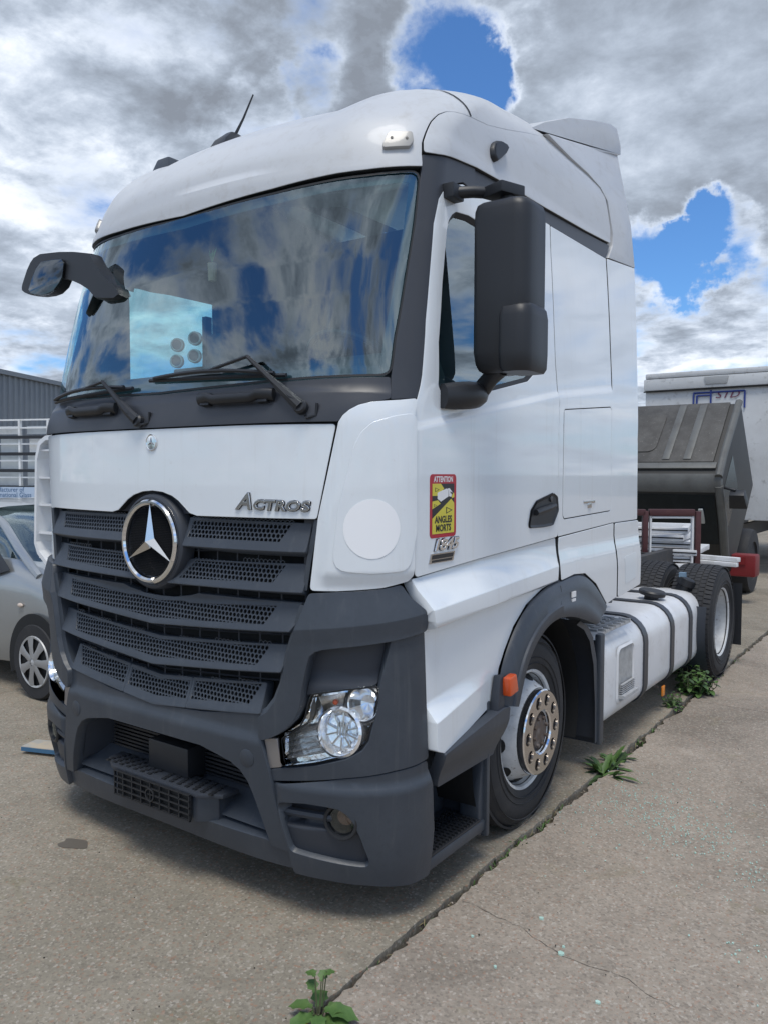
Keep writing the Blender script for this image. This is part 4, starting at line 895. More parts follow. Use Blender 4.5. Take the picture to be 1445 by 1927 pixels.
# kerb-side front mirror on its arm
FMO = [(-1.163, 2.728), (-1.165, 2.745), (-1.158, 2.761), (-1.113, 2.83), (-1.082, 2.863), (-1.051, 2.884), (-0.992, 2.895), (-0.842, 2.881), (-0.718, 2.862), (-0.573, 2.83), (-0.536, 2.778), (-0.48, 2.72), (-0.425, 2.667), (-0.394, 2.659), (-0.37, 2.634), (-0.352, 2.601), (-0.389, 2.587), (-0.476, 2.598), (-0.533, 2.609), (-0.584, 2.654), (-0.649, 2.689), (-0.735, 2.725), (-0.821, 2.744), (-0.847, 2.712), (-0.904, 2.687), (-0.962, 2.682), (-1.021, 2.685), (-1.103, 2.699), (-1.14, 2.713)]
FMG = [(-1.076, 2.718), (-1.04, 2.771), (-1.002, 2.814), (-0.957, 2.842), (-0.864, 2.838), (-0.78, 2.83), (-0.76, 2.807), (-0.776, 2.742), (-0.798, 2.717), (-0.855, 2.681), (-0.912, 2.674), (-0.955, 2.674), (-1.021, 2.686), (-1.058, 2.699)]
FXZ = Matrix(((1, 0, 0, 0), (0, 0, 1, 0), (0, 1, 0, 0), (0, 0, 0, 1)))
fm = MB(); n_ = len(FMO); fm.loft([[(x, y, cz_+(z-cz_)*k) for x, z in FMO for cz_ in (2.76,)] for y, k in ((.135, .96), (.15, 1.0), (.19, 1.0), (.205, .95))], BLACK, cap=False)
for y, k in ((.135, .96), (.205, .95)): fm.add([(x, y, 2.76+(z-2.76)*k) for x, z in FMO], [tuple(t3) for t3 in tessellate_polygon([[Vector((x, z, 0)) for x, z in FMO]])], BLACK)
fmo = fm.build('front_mirror', T, ang=50)
mg = MB(); mg.prism(FMG, .118, .132, mat('dark_mirror', (.10, .115, .13), .08, metal=1), FXZ); mg.build('mirror_glass', fmo, bevel=.004)
# ---- cab interior
ds = MB(); ds.loft([[(x, y, z) for y, z in ((.16+.1*x*x, 2.05), (.18+.1*x*x, 2.135), (.42, 2.21), (.56, 2.285), (.72, 2.28), (.78, 2.20), (.76, 1.7), (.2, 1.7))] for x in np.linspace(-1.03, 1.03, 13)], DASH); ds.build('dashboard', T, ang=40)
sw = MB(); M = fr((.52, .80, 2.28), (0, .75, 1)); sw.tube([M @ Vector((.225*math.cos(a), .225*math.sin(a), 0)) for a in np.linspace(0, 2*math.pi, 40)], .016, BLACK, 8, cap=False)
for a in (0, math.pi, -math.pi/2): sw.tube([M @ Vector((0, 0, -.03)), M @ Vector((.22*math.cos(a), .22*math.sin(a), 0))], .014, BLACK, 6)
sw.lathe([(.08, -.03), (.08, .0), (0, .02)], BLACK, M, 20); sw.build('steering_wheel', T)
for x in (.55, -.55):
    s_ = MB(); s_.box((x, 1.35, 1.95), (.50, .50, .14), SEATM); s_.box((x, 1.62, 2.32), (.48, .14, .72), SEATM, Matrix.Rotation(R(-10), 4, 'X'), tp=.85); s_.box((x, 1.69, 2.75), (.28, .10, .18), SEATM); s_.build('cab_seat', T, bevel=.04)
bu = MB(); bu.box((0, 2.2, 1.95), (2.0, .6, .14), CREAM); bu.build('lower_bunk', T, bevel=.03)
tr_ = MB(); tr_.box((-.20, .50, 2.275), (.30, .10, .035), BLACK); tr_.box((-.10, .52, 2.37), (.10, .06, .16), BLACK); to = tr_.build('dash_ornament', T, bevel=.012)
for dx, dz in ((-.10, .125), (.03, .145), (-.105, .045), (.025, .06)):
    MB().lathe([(.034, -.01), (.034, .01), (.029, .013), (.025, .010)], GALV, fr((-.22+dx, .455, 2.285+dz), (.5, -1, 0)), 20).build('lamp_ring', to); MB().lathe([(.027, .006), (0, .006)], DASH, fr((-.22+dx, .455, 2.285+dz), (.5, -1, 0)), 20).build('spot_lamp', to)
vz = MB(); vz.add([tuple(P1(q, z, -.05)) for q, z in ((-.95, 2.90), (.95, 2.90), (.95, 2.84), (-.95, 2.84))], [(0, 1, 2, 3)], DASH); 
hp_ = MB(); hp_.lathe([(.0, -.05), (.018, -.05), (.022, .03), (0, .03)], mat('terracotta', (.6, .3, .2), .7), Matrix.Translation((.06, .34, 2.70)), 10)
for k in range(7):
    a = k*.9; hp_.add([(.06, .34, 2.73), (.06+.015*math.cos(a)-.006, .34, 2.77), (.06+.03*math.cos(a), .34+.015*math.sin(a), 2.80)], [(0, 1, 2)], mat('leaf_toy', (.15, .35, .12), .6))
hp_.build('hanging_ornament', T)
for x in (-1.04, -.62):
    MB().box((x, .40+(.9 if x < -1 else .6), 2.45), (.035, .05, .62), DASH).build('belt_post', T)
# ---- chassis, tank, wheels
for s in (1, -1):
    MB().box((s*.42, 3.9, .86), (.08, 5.0, .26), FRAMEM).build('frame_rail', T)
for y in (2.9, 4.3, 6.1): MB().box((0, y, .86), (.78, .1, .2), FRAMEM).build('cross_member', T)
MB().box((0, 1.6, .75), (.9, 2.0, .7), PITCHB).build('engine_block', T)
fw_ = MB(); fw_.prism([(-.45, -.5), (.45, -.5), (.5, 0), (.4, .45), (.12, .5), (.08, .05), (-.08, .05), (-.12, .5), (-.4, .45), (-.5, 0)], 1.0, 1.06, FRAMEM, Matrix.Translation((0, 5.0, 0))); fw_.build('fifth_wheel', T, bevel=.02)
TY0, TY1, TZ0, TZ1, TX0, TX1 = 2.46, 4.93, .20, .79, .52, 1.15
def tank_sec(y, k=0.):
    pts = []
    r = .13
    for cx, cz, a0 in ((TX1-r, TZ0+r, -90), (TX1-r*1.3, TZ1-r*1.3, 0), (TX0+r, TZ1-r, 90), (TX0+r, TZ0+r, 180)):
        rr_ = r*1.3 if a0 == 0 else r
        for j in range(7): a = R(a0+90*j/6); pts.append((cx+(rr_-k)*math.cos(a), y, cz+(rr_-k)*math.sin(a)))
    return pts
tk = MB(); tk.loft([tank_sec(TY0, .07), tank_sec(TY0+.015, .035), tank_sec(TY0+.05, .008), tank_sec(TY0+.09)]+[tank_sec(y) for y in np.linspace(TY0+.2, TY1-.2, 6)]+[tank_sec(TY1-.05, .01), tank_sec(TY1, .06)], TANKW)
tank = tk.build('fuel_tank', T, ang=50)
for y in (3.25, 3.89, 4.40):
    sb = MB(); a, b = tank_sec(y-.04, -.012), tank_sec(y+.04, -.012); a2, b2 = tank_sec(y-.04, .002), tank_sec(y+.04, .002); sb.loft([a2, a, b, b2], BLACKP, cap=False); sb.build('tank_strap', tank, ang=30)
# step recess in the tank end: frame and treads
MS = Matrix(((0, 0, 1, TX1), (1, 0, 0, 2.84), (0, 1, 0, .50), (0, 0, 0, 1)))
rcs = MB(); op_ = rr(.165, .185, .05); ip_ = rr(.14, .16, .045); n_ = len(op_)
rcs.add([(x, y, .001) for x, y in op_]+[(x, y, .012) for x, y in rr(.15, .17, .046)]+[(x, y, -.005) for x, y in ip_], [(i, (i+1) % n_, n_+(i+1) % n_, n_+i) for i in range(n_)]+[(n_+i, n_+(i+1) % n_, 2*n_+(i+1) % n_, 2*n_+i) for i in range(n_)], TANKW, MS); rcs.build('recess_rim', tank, fix=False, ang=60)
rp = MB(); rp.add([(x, y, .003) for x, y in ip_], [tuple(range(n_))], mat('recess_grey', (.42, .42, .41), .6, var=[(20, (.25, .25, .24), .4, .7, .8)]), MS); rp.build('recess_back', tank, fix=False)
trd = MB()
for k in range(6): trd.box((0, -.125+k*.013, .012+.002*k), (.25, .006, .03-.003*k), GALV, MS)
trd.box((0, -.135, .025), (.26, .02, .05), GALV, MS); trd.build('tank_step', tank)
ts = MB()
for i in range(12):
    for j in range(4): ts.box((.76+j*.105+(.04 if i % 2 else 0), 2.44+i*.044, .826), (.075, .016, .014), GALV)
for j in range(5): ts.box((.74+j*.10, 2.68, .812), (.014, .54, .016), GALV)
ts.build('catwalk_grate', T)
fc = MB(); fc.lathe([(.055, -.03), (.055, .02), (.10, .025), (.105, .05), (.095, .062), (0, .064)], BLACK, fr((.93, 4.10, .80), (.15, 0, 1)), 28); fc.build('filler_cap', tank)
fc = MB(); fc.lathe([(.05, -.05), (.05, .05), (.075, .055), (.075, .11), (.06, .12), (0, .12)], BLACK, fr((.98, 4.78, .78), (.4, .1, 1)), 24); fc.box((.99, 4.76, .92), (.05, .05, .04), mat('blue_tap', (.2, .3, .4), .4)); fc.build('second_filler', tank)
MB().tube([(.72, 3.1, .84), (.78, 3.35, .85), (.80, 3.55, .83)], .012, BLACK, 6).build('pipe', T)
MB().tube([(1.03, 4.85, .75), (1.08, 4.86, .70), (1.09, 4.87, .60)], .006, RUST, 5).build('cap_chain', tank)
MB().box((1.13, 3.77, .165), (.012, .06, .075), AMBER).build('side_reflector', T, bevel=.004)
MB().tube([(1.10, 3.75, .19), (1.0, 3.7, .24)], .008, RUST, 5).build('reflector_stay', T)
# mudguard behind the front wheel, with flap
for s in (1, -1):
    mf = MB(); pr = [(2.02, .955), (2.13, .91), (2.22, .83), (2.285, .68), (2.315, .45), (2.325, .20)]
    rings = [[(s*x, y+(.0 if x > 1 else .0), z) for y, z in pr] for x in (.68, 1.17)]
    mf.loft(rings, GREYD, cap=False, closed=False)
    for x in (1.17,): mf.loft([[(s*x, y, z) for y, z in pr], [(s*(x-.0), y-.05, z-.015) for y, z in pr]], GREYP, cap=False, closed=False)
    mf.build('mudguard', T, fix=False)
    MB().box((s*.92, 2.37, .47), (.50, .02, .62), GREYD).build('mud_panel', T)
    MB().box((s*1.165, 2.345, .50), (.04, .07, .66), GREYP).build('mud_flap_edge', T, bevel=.012)
# wheels
tyre_p = lambda Rt, w, rb: [(rb-.012, w/2-.035), (rb+.012, w/2-.012), (rb+.05, w/2), (rb+.11, w/2+.004), (Rt-.055, w/2-.006), (Rt-.02, w/2-.022), (Rt-.004, w/2-.05), (Rt, w/2-.09), (Rt, -w/2+.09), (Rt-.004, -w/2+.05), (Rt-.02, -w/2+.022), (Rt-.055, -w/2+.006), (rb+.05, -w/2), (rb, -w/2+.03)]
def wheel(s, x, y, front):
    Rt, wd_ = .488, .30 if front else .355
    M = Matrix.Translation((s*(x-wd_/2), y, Rt-.006)) @ Matrix.Rotation(R(90*s), 4, 'Y') @ Matrix.Rotation(.3, 4, 'Z')
    pr = tyre_p(Rt, wd_, .29); root = empty('front_wheel' if front else 'rear_wheel', (0, 0, 0)); root.parent = T
    ty = MB(); ty.lathe(pr, TYRE, M, 96)
    for r_ in (.335, .365, .44): ty.lathe([(r_-.003, wd_/2+.0015), (r_, wd_/2+.006), (r_+.003, wd_/2+.0015)], TYRE, M, 96)
    t_ = ty.build('tyre', root, ang=40)
    # tread: circumferential ribs cut by lateral sipes, as proud blocks
    tb = MB(); nb = 72
    lanes = [(-.44, -.30), (-.27, -.11), (-.085, .085), (.11, .27), (.30, .44)] if front else [(-.47, -.31), (-.28, -.15), (-.125, .0), (.025, .15), (.18, .29), (.32, .47)]
    if not front:
        for k in range(nb):
            for li, (a, b) in enumerate(lanes):
                ph_ = (.5 if li % 2 else 0); a0 = 2*math.pi*(k+ph_)/nb; a1 = 2*math.pi*(k+ph_+(.78 if li in (0, 5) else .86))/nb
                edge_ = .012 if li in (0, 5) else 0
                v_ = []
                for an in (a0, a1):
                    for h_, rr_ in ((a*wd_, Rt-.012), (b*wd_, Rt-.012), (b*wd_, Rt+.008-(edge_ if li == 5 else 0)), (a*wd_, Rt+.008-(edge_ if li == 0 else 0))): v_.append((rr_*math.cos(an), rr_*math.sin(an), h_))
                tb.add(v_, [(0, 1, 2, 3), (7, 6, 5, 4), (3, 2, 6, 7), (1, 5, 6, 2), (0, 3, 7, 4)], TYRE, M)
    else:
        for a, b in lanes: tb.lathe([(Rt-.008, a*wd_), (Rt+.004, a*wd_+.004), (Rt+.004, b*wd_-.004), (Rt-.008, b*wd_)], TYRE, M, 96)
    tb.build('tread', root, ang=30)['kind'] = 'stuff'
    rm = MB()
    if front:
        h = wd_/2
        rm.lathe([(.302, h-.028), (.306, h-.018), (.300, h-.012), (.286, h-.018), (.276, h-.05), (.268, h-.14)], RIMW, M, 72)
        rim = rm.build('rim', root, ang=45)
        # dished disc rising from the well to the hub face, with hand holes
        dk = MB(); n = 120; prof_d = [(.272, h-.10), (.262, h-.055), (.235, h-.005), (.213, h+.032), (.200, h+.045), (.10, h+.045)]
        vs_, fs_ = [], []
        for j in range(n):
            a = 2*math.pi*j/n
            for r_, hh in prof_d: vs_.append((r_*math.cos(a), r_*math.sin(a), hh))
        K = len(prof_d)
        for j in range(n):
            hole = (j % 12) in (0, 1, 2, 3)
            for i in range(K-1):
                if hole and i in (0,): continue
                fs_.append((j*K+i, ((j+1) % n)*K+i, ((j+1) % n)*K+i+1, j*K+i+1))
        dk.add(vs_, fs_, RIMW, M)
        for k in range(10):   # black discs painted in for the dark inside the hand holes
            a = 2*math.pi*(k*12+2)/n; c = Vector((.262*math.cos(a), .262*math.sin(a), h-.050)); nn = Vector((math.cos(a)*.8, math.sin(a)*.8, .6))
            dk.lathe([(.041, .002), (.038, .0045), (.0, .0035)], PITCHB, M @ fr(c, nn), 16)
        dk.build('wheel_disc', root, ang=40)
        # chrome nut cover with ten holes
        cv = MB(); out_r, in_r = .206, .112; hh = h+.066; na = 200; hr, hc = .031, .160
        holes_ = [[Vector((hc*math.cos(2*math.pi*k/10)+hr*math.cos(t_a), hc*math.sin(2*math.pi*k/10)+hr*math.sin(t_a), 0)) for t_a in np.linspace(0, 2*math.pi, 20, endpoint=False)] for k in range(10)]
        outer_ = [Vector((out_r*math.cos(a), out_r*math.sin(a), 0)) for a in np.linspace(0, 2*math.pi, 64, endpoint=False)]; inner_ = [Vector((in_r*math.cos(a), in_r*math.sin(a), 0)) for a in np.linspace(0, 2*math.pi, 48, endpoint=False)]
        pls = [outer_, inner_]+holes_; allp = [p for pl in pls for p in pl]; tri = tessellate_polygon(pls)
        cv.add([(p.x, p.y, hh) for p in allp], [t3 for t3 in tri if len(set(t3)) == 3], CHROMEG, M)
        cv.lathe([(.206, hh), (.212, hh-.006), (.214, hh-.03)], CHROME, M, 64); cv.lathe([(.112, hh), (.106, hh-.008), (.104, hh-.05)], CHROME, M, 48)
        for k in range(10): cv.lathe([(hr, hh), (hr-.002, hh-.012)], CHROMEG, M @ Matrix.Translation((hc*math.cos(2*math.pi*k/10), hc*math.sin(2*math.pi*k/10), 0)), 20)
        cv.build('nut_cover', root, ang=25, fix=False)
        MB().lathe([(.214, hh-.03), (.216, hh-.05), (.205, h+.04)], BLACK, M, 64).build('cover_band', root)
        hb = MB(); hb.lathe([(.11, h+.02), (.085, h+.022), (.08, h+.05), (.06, h+.055), (0, h+.055)], RUST, M, 32); hb.lathe([(.19, h+.046), (.11, h+.046)], RUST, M, 40)
        for k in range(10): hb.lathe([(.020, h+.030), (.019, h+.050), (.0, h+.052)], RUST, M @ Matrix.Translation((.160*math.cos(2*math.pi*k/10), .160*math.sin(2*math.pi*k/10), 0)), 8)
        for k in range(8): hb.lathe([(.010, h+.05), (.010, h+.066), (0, h+.066)], RUST, M @ Matrix.Translation((.07*math.cos(2*math.pi*k/8), .07*math.sin(2*math.pi*k/8), 0)), 6)
        hb.build('hub', root, ang=30)
    else:
        h = wd_/2
        rm.lathe([(.302, h-.03), (.306, h-.02), (.300, h-.014), (.288, h-.02), (.276, h-.06), (.270, h-.20), (.255, h-.24), (.20, h-.25), (.10, h-.25)], RIMW, M, 72)
        rm.build('rim', root, ang=40)
        hb = MB(); hb.lathe([(.11, h-.25), (.105, h-.15), (.07, h-.13), (0, h-.13)], RUST, M, 28)
        for k in range(10): hb.lathe([(.018, h-.25), (.018, h-.21), (0, h-.21)], RUST, M @ Matrix.Translation((.168*math.cos(2*math.pi*k/10), .168*math.sin(2*math.pi*k/10), 0)), 6)
        hb.build('hub', root, ang=30)
    return root
for s in (1, -1):
    wheel(s, 1.135, 1.46, True)
    wheel(s, 1.235, 5.16, False); wheel(s, .80, 5.16, False)
    rmg = MB(); pr = [(R(a)) for a in range(100, 178, 6)]
    rmg.loft([[(s*x, 5.16+.56*math.cos(a), .49+.56*math.sin(a)) for a in [R(k) for k in range(160, 222, 6)]] for x in (.42, 1.22)], GREYD, cap=False, closed=False); rmg.build('rear_mudguard', T, fix=False)
    rf = MB(); rf.loft([[(s*x, 5.76+.02*math.sin(9*x), z) for z in (.76, .6, .4, .18)] for x in np.linspace(1.0, 1.27, 8)], BLACK, cap=False, closed=False); rf.build('rear_mud_flap', T, fix=False)
MB().tube([(-1.0, 5.16, .49), (1.0, 5.16, .49)], .08, FRAMEM, 12).build('rear_axle', T)
MB().tube([(-1.0, 1.46, .45), (1.0, 1.46, .45)], .07, FRAMEM, 12).build('front_axle', T)
MB().box((.30, 2.9, 1.02), (.5, .3, .06), BLACK).build('service_platform', T)
ar_ = MB()
for k in range(7): ar_.tube([(.55+.05*k, 2.72, .95), (.6+.05*k, 2.85, 1.02), (.62+.05*k, 3.0, .93)], .02, BLACK, 8)
ar_.build('air_lines', T)
# ================================================================== the ground
def concrete(name, base, warm, dark, seed):
    m = bpy.data.materials.new(name); m.use_nodes = True; t = m.node_tree; b = t.nodes['Principled BSDF']; b.inputs['Roughness'].default_value = .88; b.inputs['Specular IOR Level'].default_value = .3
    co = N(t, 'ShaderNodeTexCoord'); mp = N(t, 'ShaderNodeMapping'); mp.inputs['Location'].default_value = (seed, seed*.7, 0); t.links.new(co.outputs['Object'], mp.inputs[0])
    def nz(sc, d=6, r=.6, dist=0):
        n = N(t, 'ShaderNodeTexNoise', inp={'Scale': sc, 'Detail': d, 'Roughness': r, 'Distortion': dist}); t.links.new(mp.outputs[0], n.inputs['Vector']); return n.outputs['Fac']
    def mixc(fac, lo, hi, amt, a, c):
        mr = N(t, 'ShaderNodeMapRange', inp={1: lo, 2: hi, 3: 0., 4: amt}); t.links.new(fac, mr.inputs[0]); mi = N(t, 'ShaderNodeMix', data_type='RGBA'); t.links.new(mr.outputs[0], mi.inputs[0])
        if isinstance(a, tuple): mi.inputs[6].default_value = (*a, 1)
        else: t.links.new(a, mi.inputs[6])
        mi.inputs[7].default_value = (*c, 1); return mi.outputs[2]
    c = mixc(nz(.9, 7, .6, .4), .42, .62, .75, base, warm)
    c = mixc(nz(.55, 8, .65, .8), .47, .66, .85, c, dark)
    c = mixc(nz(1.7, 5, .6, 1.2), .60, .72, .45, c, (.19, .165, .075))      # greenish algae
    c = mixc(nz(6, 8, .7), .48, .72, .55, c, tuple(v*.62 for v in base))
    c = mixc(nz(38, 4, .7), .50, .70, .40, c, tuple(v*1.3 for v in warm))
    vo = N(t, 'ShaderNodeTexVoronoi', inp={'Scale': 110.}); t.links.new(mp.outputs[0], vo.inputs['Vector']); sp_ = N(t, 'ShaderNodeSeparateColor'); t.links.new(vo.outputs['Color'], sp_.inputs[0])
    c = mixc(sp_.outputs[0], .68, .95, .42, c, (.11, .095, .08)); c = mixc(sp_.outputs[1], .82, .99, .45, c, (.52, .48, .42)); c = mixc(sp_.outputs[2], .88, .99, .6, c, (.30, .17, .11))
    n5 = nz(210, 2, .6); c = mixc(n5, .56, .70, .28, c, (.09, .08, .068))
    t.links.new(c, b.inputs['Base Color'])
    bp = N(t, 'ShaderNodeBump', inp={'Strength': .28, 'Distance': .004}); ad = math_n(t, 'ADD', math_n(t, 'MULTIPLY', nz(9, 8, .7), 1.2), math_n(t, 'MULTIPLY', vo.outputs['Distance'], .5)); ad = math_n(t, 'ADD', ad, math_n(t, 'MULTIPLY', n5, .35)); t.links.new(ad, bp.inputs['Height']); t.links.new(bp.outputs[0], b.inputs['Normal'])
    return m
CON1 = concrete('concrete_a', (.245, .220, .172), (.315, .280, .222), (.135, .120, .092), 3.1)
CON2 = concrete('concrete_b', (.295, .255, .208), (.37, .318, .262), (.17, .148, .120), 11.7)
SOIL = mat('soil', (.028, .025, .021), .95, var=[(12, (.055, .048, .038), .45, .7, .9), (5, (.05, .07, .025), .5, .7, .8)], bump=(60, .8))
g = MB(); g.add([(-900, -900, -.06), (900, -900, -.06), (900, 900, -.06), (-900, 900, -.06)], [(0, 1, 2, 3)], SOIL); tag(g.build('ground', smooth=False), kind='structure')
def edge_line(xc, y0, y1, amp, seed, step=.03):
    r_ = random.Random(seed); pts = []; y = y0; w = 0
    while y < y1:
        w = w*.72+r_.uniform(-1, 1)*amp; pts.append((xc+w+(.012 if r_.random() < .06 else 0)*(1 if amp > 0 else 0), y)); y += step*r_.uniform(.6, 1.5) if -1.2 < y < 9 else .5
    pts.append((xc, y1)); return pts
def slab(name, left, right, y0, y1, z, m, th=.12):
    # left/right: edge polylines from y0 to y1
    mb = MB(); outline = list(right)+list(reversed(left)); tr = tessellate_polygon([[Vector((x, y, 0)) for x, y in outline]]); n = len(outline)
    ch = []
    for i, (x, y) in enumerate(outline): ch.append((x, y))
    mb.add([(x, y, z) for x, y in ch]+[(x, y, z-th) for x, y in ch], [tuple(t3) for t3 in tr]+[(i, (i+1) % n, n+(i+1) % n, n+i) for i in range(n)], m)
    o = mb.build(name, smooth=False); tag(o, kind='structure'); return o
JX = 1.172; JW = .036
ys = [(-30, 7.62), (7.64, 60)]
for i, (a, b) in enumerate(ys):
    slab('concrete_slab', [(-60, a), (-60, b)], edge_line(JX, a, b, .006, 10+i), a, b, 0.0-.002*i, CON1)
ysr = [(-30, 4.25), (4.266, 60)]
for i, (a, b) in enumerate(ysr):
    slab('concrete_slab', edge_line(JX+JW, a, b, .013, 30+i), [(60, a), (60, b)], a, b, -.006-.003*i, CON2)
# loose crumbs in the joint and on the concrete
cb = MB()
for k in range(420):
    y = rnd.uniform(-.6, 8); x = JX+JW/2+rnd.gauss(0, .012); s_ = rnd.uniform(.002, .008); z = -.03 if abs(x-JX-JW/2) < JW/2 else 0
    cb.box((x, y, z), (s_, s_*rnd.uniform(.7, 1.6), s_), CON2, Matrix.Rotation(rnd.uniform(0, 3), 4, 'Z') @ Matrix.Rotation(rnd.uniform(0, 1), 4, 'X'))
for k in range(500):
    x, y = rnd.uniform(-2.5, 3.2), rnd.uniform(-1.3, 3.5); s_ = rnd.uniform(.0015, .0045); cb.box((x, y, .001), (s_, s_*1.3, s_), CON2 if rnd.random() < .5 else SOIL, Matrix.Rotation(rnd.uniform(0, 3), 4, 'Z'))
tag(cb.build('grit', smooth=False), 'loose concrete crumbs and grit along the joint', 'grit', kind='stuff')
# hairline crack running off the joint
ck = MB(); pts = [Vector((JX+JW+.02, .62, -.0045))]; 
for k in range(26): pts.append(pts[-1]+Vector((.035, -.006+rnd.uniform(-.016, .014), 0)))
for a, b in zip(pts, pts[1:]): 
    w = rnd.uniform(.0004, .0012); ck.add([a+Vector((0, w, 0)), a-Vector((0, w, 0)), b-Vector((0, w, 0)), b+Vector((0, w, 0))], [(0, 1, 2, 3)], SOIL)
tag(ck.build('crack', smooth=False), kind='structure')
# oil spot
os_ = MB(); n = 26; os_.add([(-.53+.075*(1+.18*math.sin(3*a+1)+.08*math.sin(7*a))*math.cos(a), -.03+.05*(1+.3*math.sin(2*a))*math.sin(a), .0022) for a in np.linspace(0, 2*math.pi, n, endpoint=False)], [tuple(range(n))], mat('oil', (.12, .105, .085), .6)); tag(os_.build('oil_spot', smooth=False), 'small dark oil spot on the concrete before the bumper', 'stain')
# broken safety glass
GLS = mat('broken_glass', (.45, .66, .58), .10, spec=.8, coat=.5)
gs = MB()
clusters = [(1.55, 1.98, .16, 170), (1.78, 1.84, .14, 160), (1.95, 1.78, .10, 70), (2.19, 1.52, .07, 45), (1.40, 2.2, .25, 120), (1.25, 1.7, .12, 40), (1.9, 2.05, .30, 130), (1.66, 1.62, .3, 60), (2.15, 1.0, .3, 25), (2.25, .95, .05, 18)]
for cx, cy, sd, n in clusters:
    for k in range(n):
        x, y = rnd.gauss(cx, sd), rnd.gauss(cy, sd)
        if x < JX+JW: continue
        s_ = rnd.uniform(.002, .0068); gs.box((x, y, -.004+s_*.4), (s_, s_*rnd.uniform(.6, 1.3), s_*.9), GLS, Matrix.Rotation(rnd.uniform(0, 3), 4, 'Z') @ Matrix.Rotation(rnd.uniform(-.6, .6), 4, 'X'), tp=.7)
for x, y, s_ in ((1.552, .69, .013), (1.71, .515, .017), (1.70, .56, .008), (1.55, .30, .008), (1.92, .33, .011), (1.39, .42, .008)):
    gs.prism([(s_*math.cos(a)*rnd.uniform(.6, 1), s_*math.sin(a)*rnd.uniform(.5, .8)) for a in np.linspace(0, 6.28, 7)[:-1]], -.0055, .001, GLS, Matrix.Translation((x, y, 0)))
tag(gs.build('glass_shards', smooth=False), 'scattered green bits of broken safety glass on the concrete', 'broken glass', kind='stuff')
# ---- weeds
LEAF = [mat('leaf_a', (.058, .125, .03), .55, var=[(30, (.10, .18, .045), .4, .7, .9)]), mat('leaf_b', (.085, .155, .04), .55, var=[(30, (.055, .11, .025), .4, .7, .9)]), mat('leaf_c', (.045, .085, .03), .6)]
STEM = mat('stem', (.09, .10, .05), .7)
def leaf(mb, base, dirv, length, width, m, lobes=0, droop=.3):
    d = Vector(dirv).normalized(); side_ = d.cross(Vector((0, 0, 1)))
    if side_.length < .05: side_ = Vector((1, 0, 0))
    side_.normalize(); upv = side_.cross(d); n = 7; c = []; l = []; r_ = []
    for i in range(n+1):
        t = i/n; p = Vector(base)+d*length*t-Vector((0, 0, 1))*droop*length*t*t; w = width*math.sin(math.pi*(.08+.90*t))**.8
        if lobes: w *= 1+.38*math.cos(t*lobes*2*math.pi)
        if i == n: w = .0006
        c.append(p-upv*w*.18); l.append(p+side_*w/2); r_.append(p-side_*w/2)
    vs_ = l+c+r_; k = n+1; mb.add(vs_, [(i, i+1, k+i+1, k+i) for i in range(n)]+[(k+i, k+i+1, 2*k+i+1, 2*k+i) for i in range(n)], m)
def weed(name, loc, label, n, size, kind, group=None):
    r_ = random.Random(hash(label) % 1000+int(loc[1]*100)); e = empty(name, loc, 0, label, 'weed', group); mb = MB(); st = MB()
    for k in range(n):
        a = r_.uniform(0, 6.283)
        if kind == 'rosette':
            el = r_.uniform(.25, 1.1); leaf(mb, (r_.gauss(0, size*.12), r_.gauss(0, size*.2), 0), (math.cos(a)*math.cos(el), math.sin(a)*math.cos(el), math.sin(el)), size*r_.uniform(.6, 1.1), size*.16, r_.choice(LEAF), lobes=4, droop=.35)
        elif kind == 'grass':
            el = r_.uniform(.7, 1.45); leaf(mb, (r_.gauss(0, size*.15), r_.gauss(0, size*.3), -.01), (math.cos(a)*math.cos(el), math.sin(a)*math.cos(el), math.sin(el)), size*r_.uniform(.5, 1.1), size*.09, r_.choice(LEAF[:2]), droop=.5)
        else:
            h = size*r_.uniform(.4, 1.0); bx, by = r_.gauss(0, size*.3), r_.gauss(0, size*.42); tx, ty = bx+r_.gauss(0, .1*size), by+r_.gauss(0, .12*size)
            st.tube([(bx*.5, by*.5, 0), ((bx+tx)/2, (by+ty)/2, h*.6), (tx, ty, h)], [.004, .003, .0015], STEM, 5)
            for j in range(9):
                t = .2+.8*j/8; p = Vector((bx*.5+(tx-bx*.5)*t, by*.5+(ty-by*.5)*t, h*t)); b_ = a+j*2.4; sz = size*.30*(1.15-t*.6)
                leaf(mb, p, (math.cos(b_), math.sin(b_), r_.uniform(-.1, .5)), sz, sz*.62, r_.choice(LEAF), lobes=0, droop=.45)
    mb.build('foliage', e, ang=60)
    if st.v: st.build('stems', e)
    return e
weed('nettle_clump', (JX+.0, 4.50, -.03), 'tall leafy nettle clump growing beside the rear tyre', 24, .26, 'bush')
weed('nettle_clump', (JX-.02, 4.02, -.03), 'lower nettle clump in front of the rear tyre under the tank end', 12, .16, 'bush')
weed('dandelion', (JX+.02, 2.38, -.02), 'jagged dandelion rosette below the front mud flap', 26, .22, 'rosette')
weed('dandelion', (JX+.03, 2.58, -.02), 'dandelion rosette in the joint just behind the front mud flap', 18, .19, 'rosette')
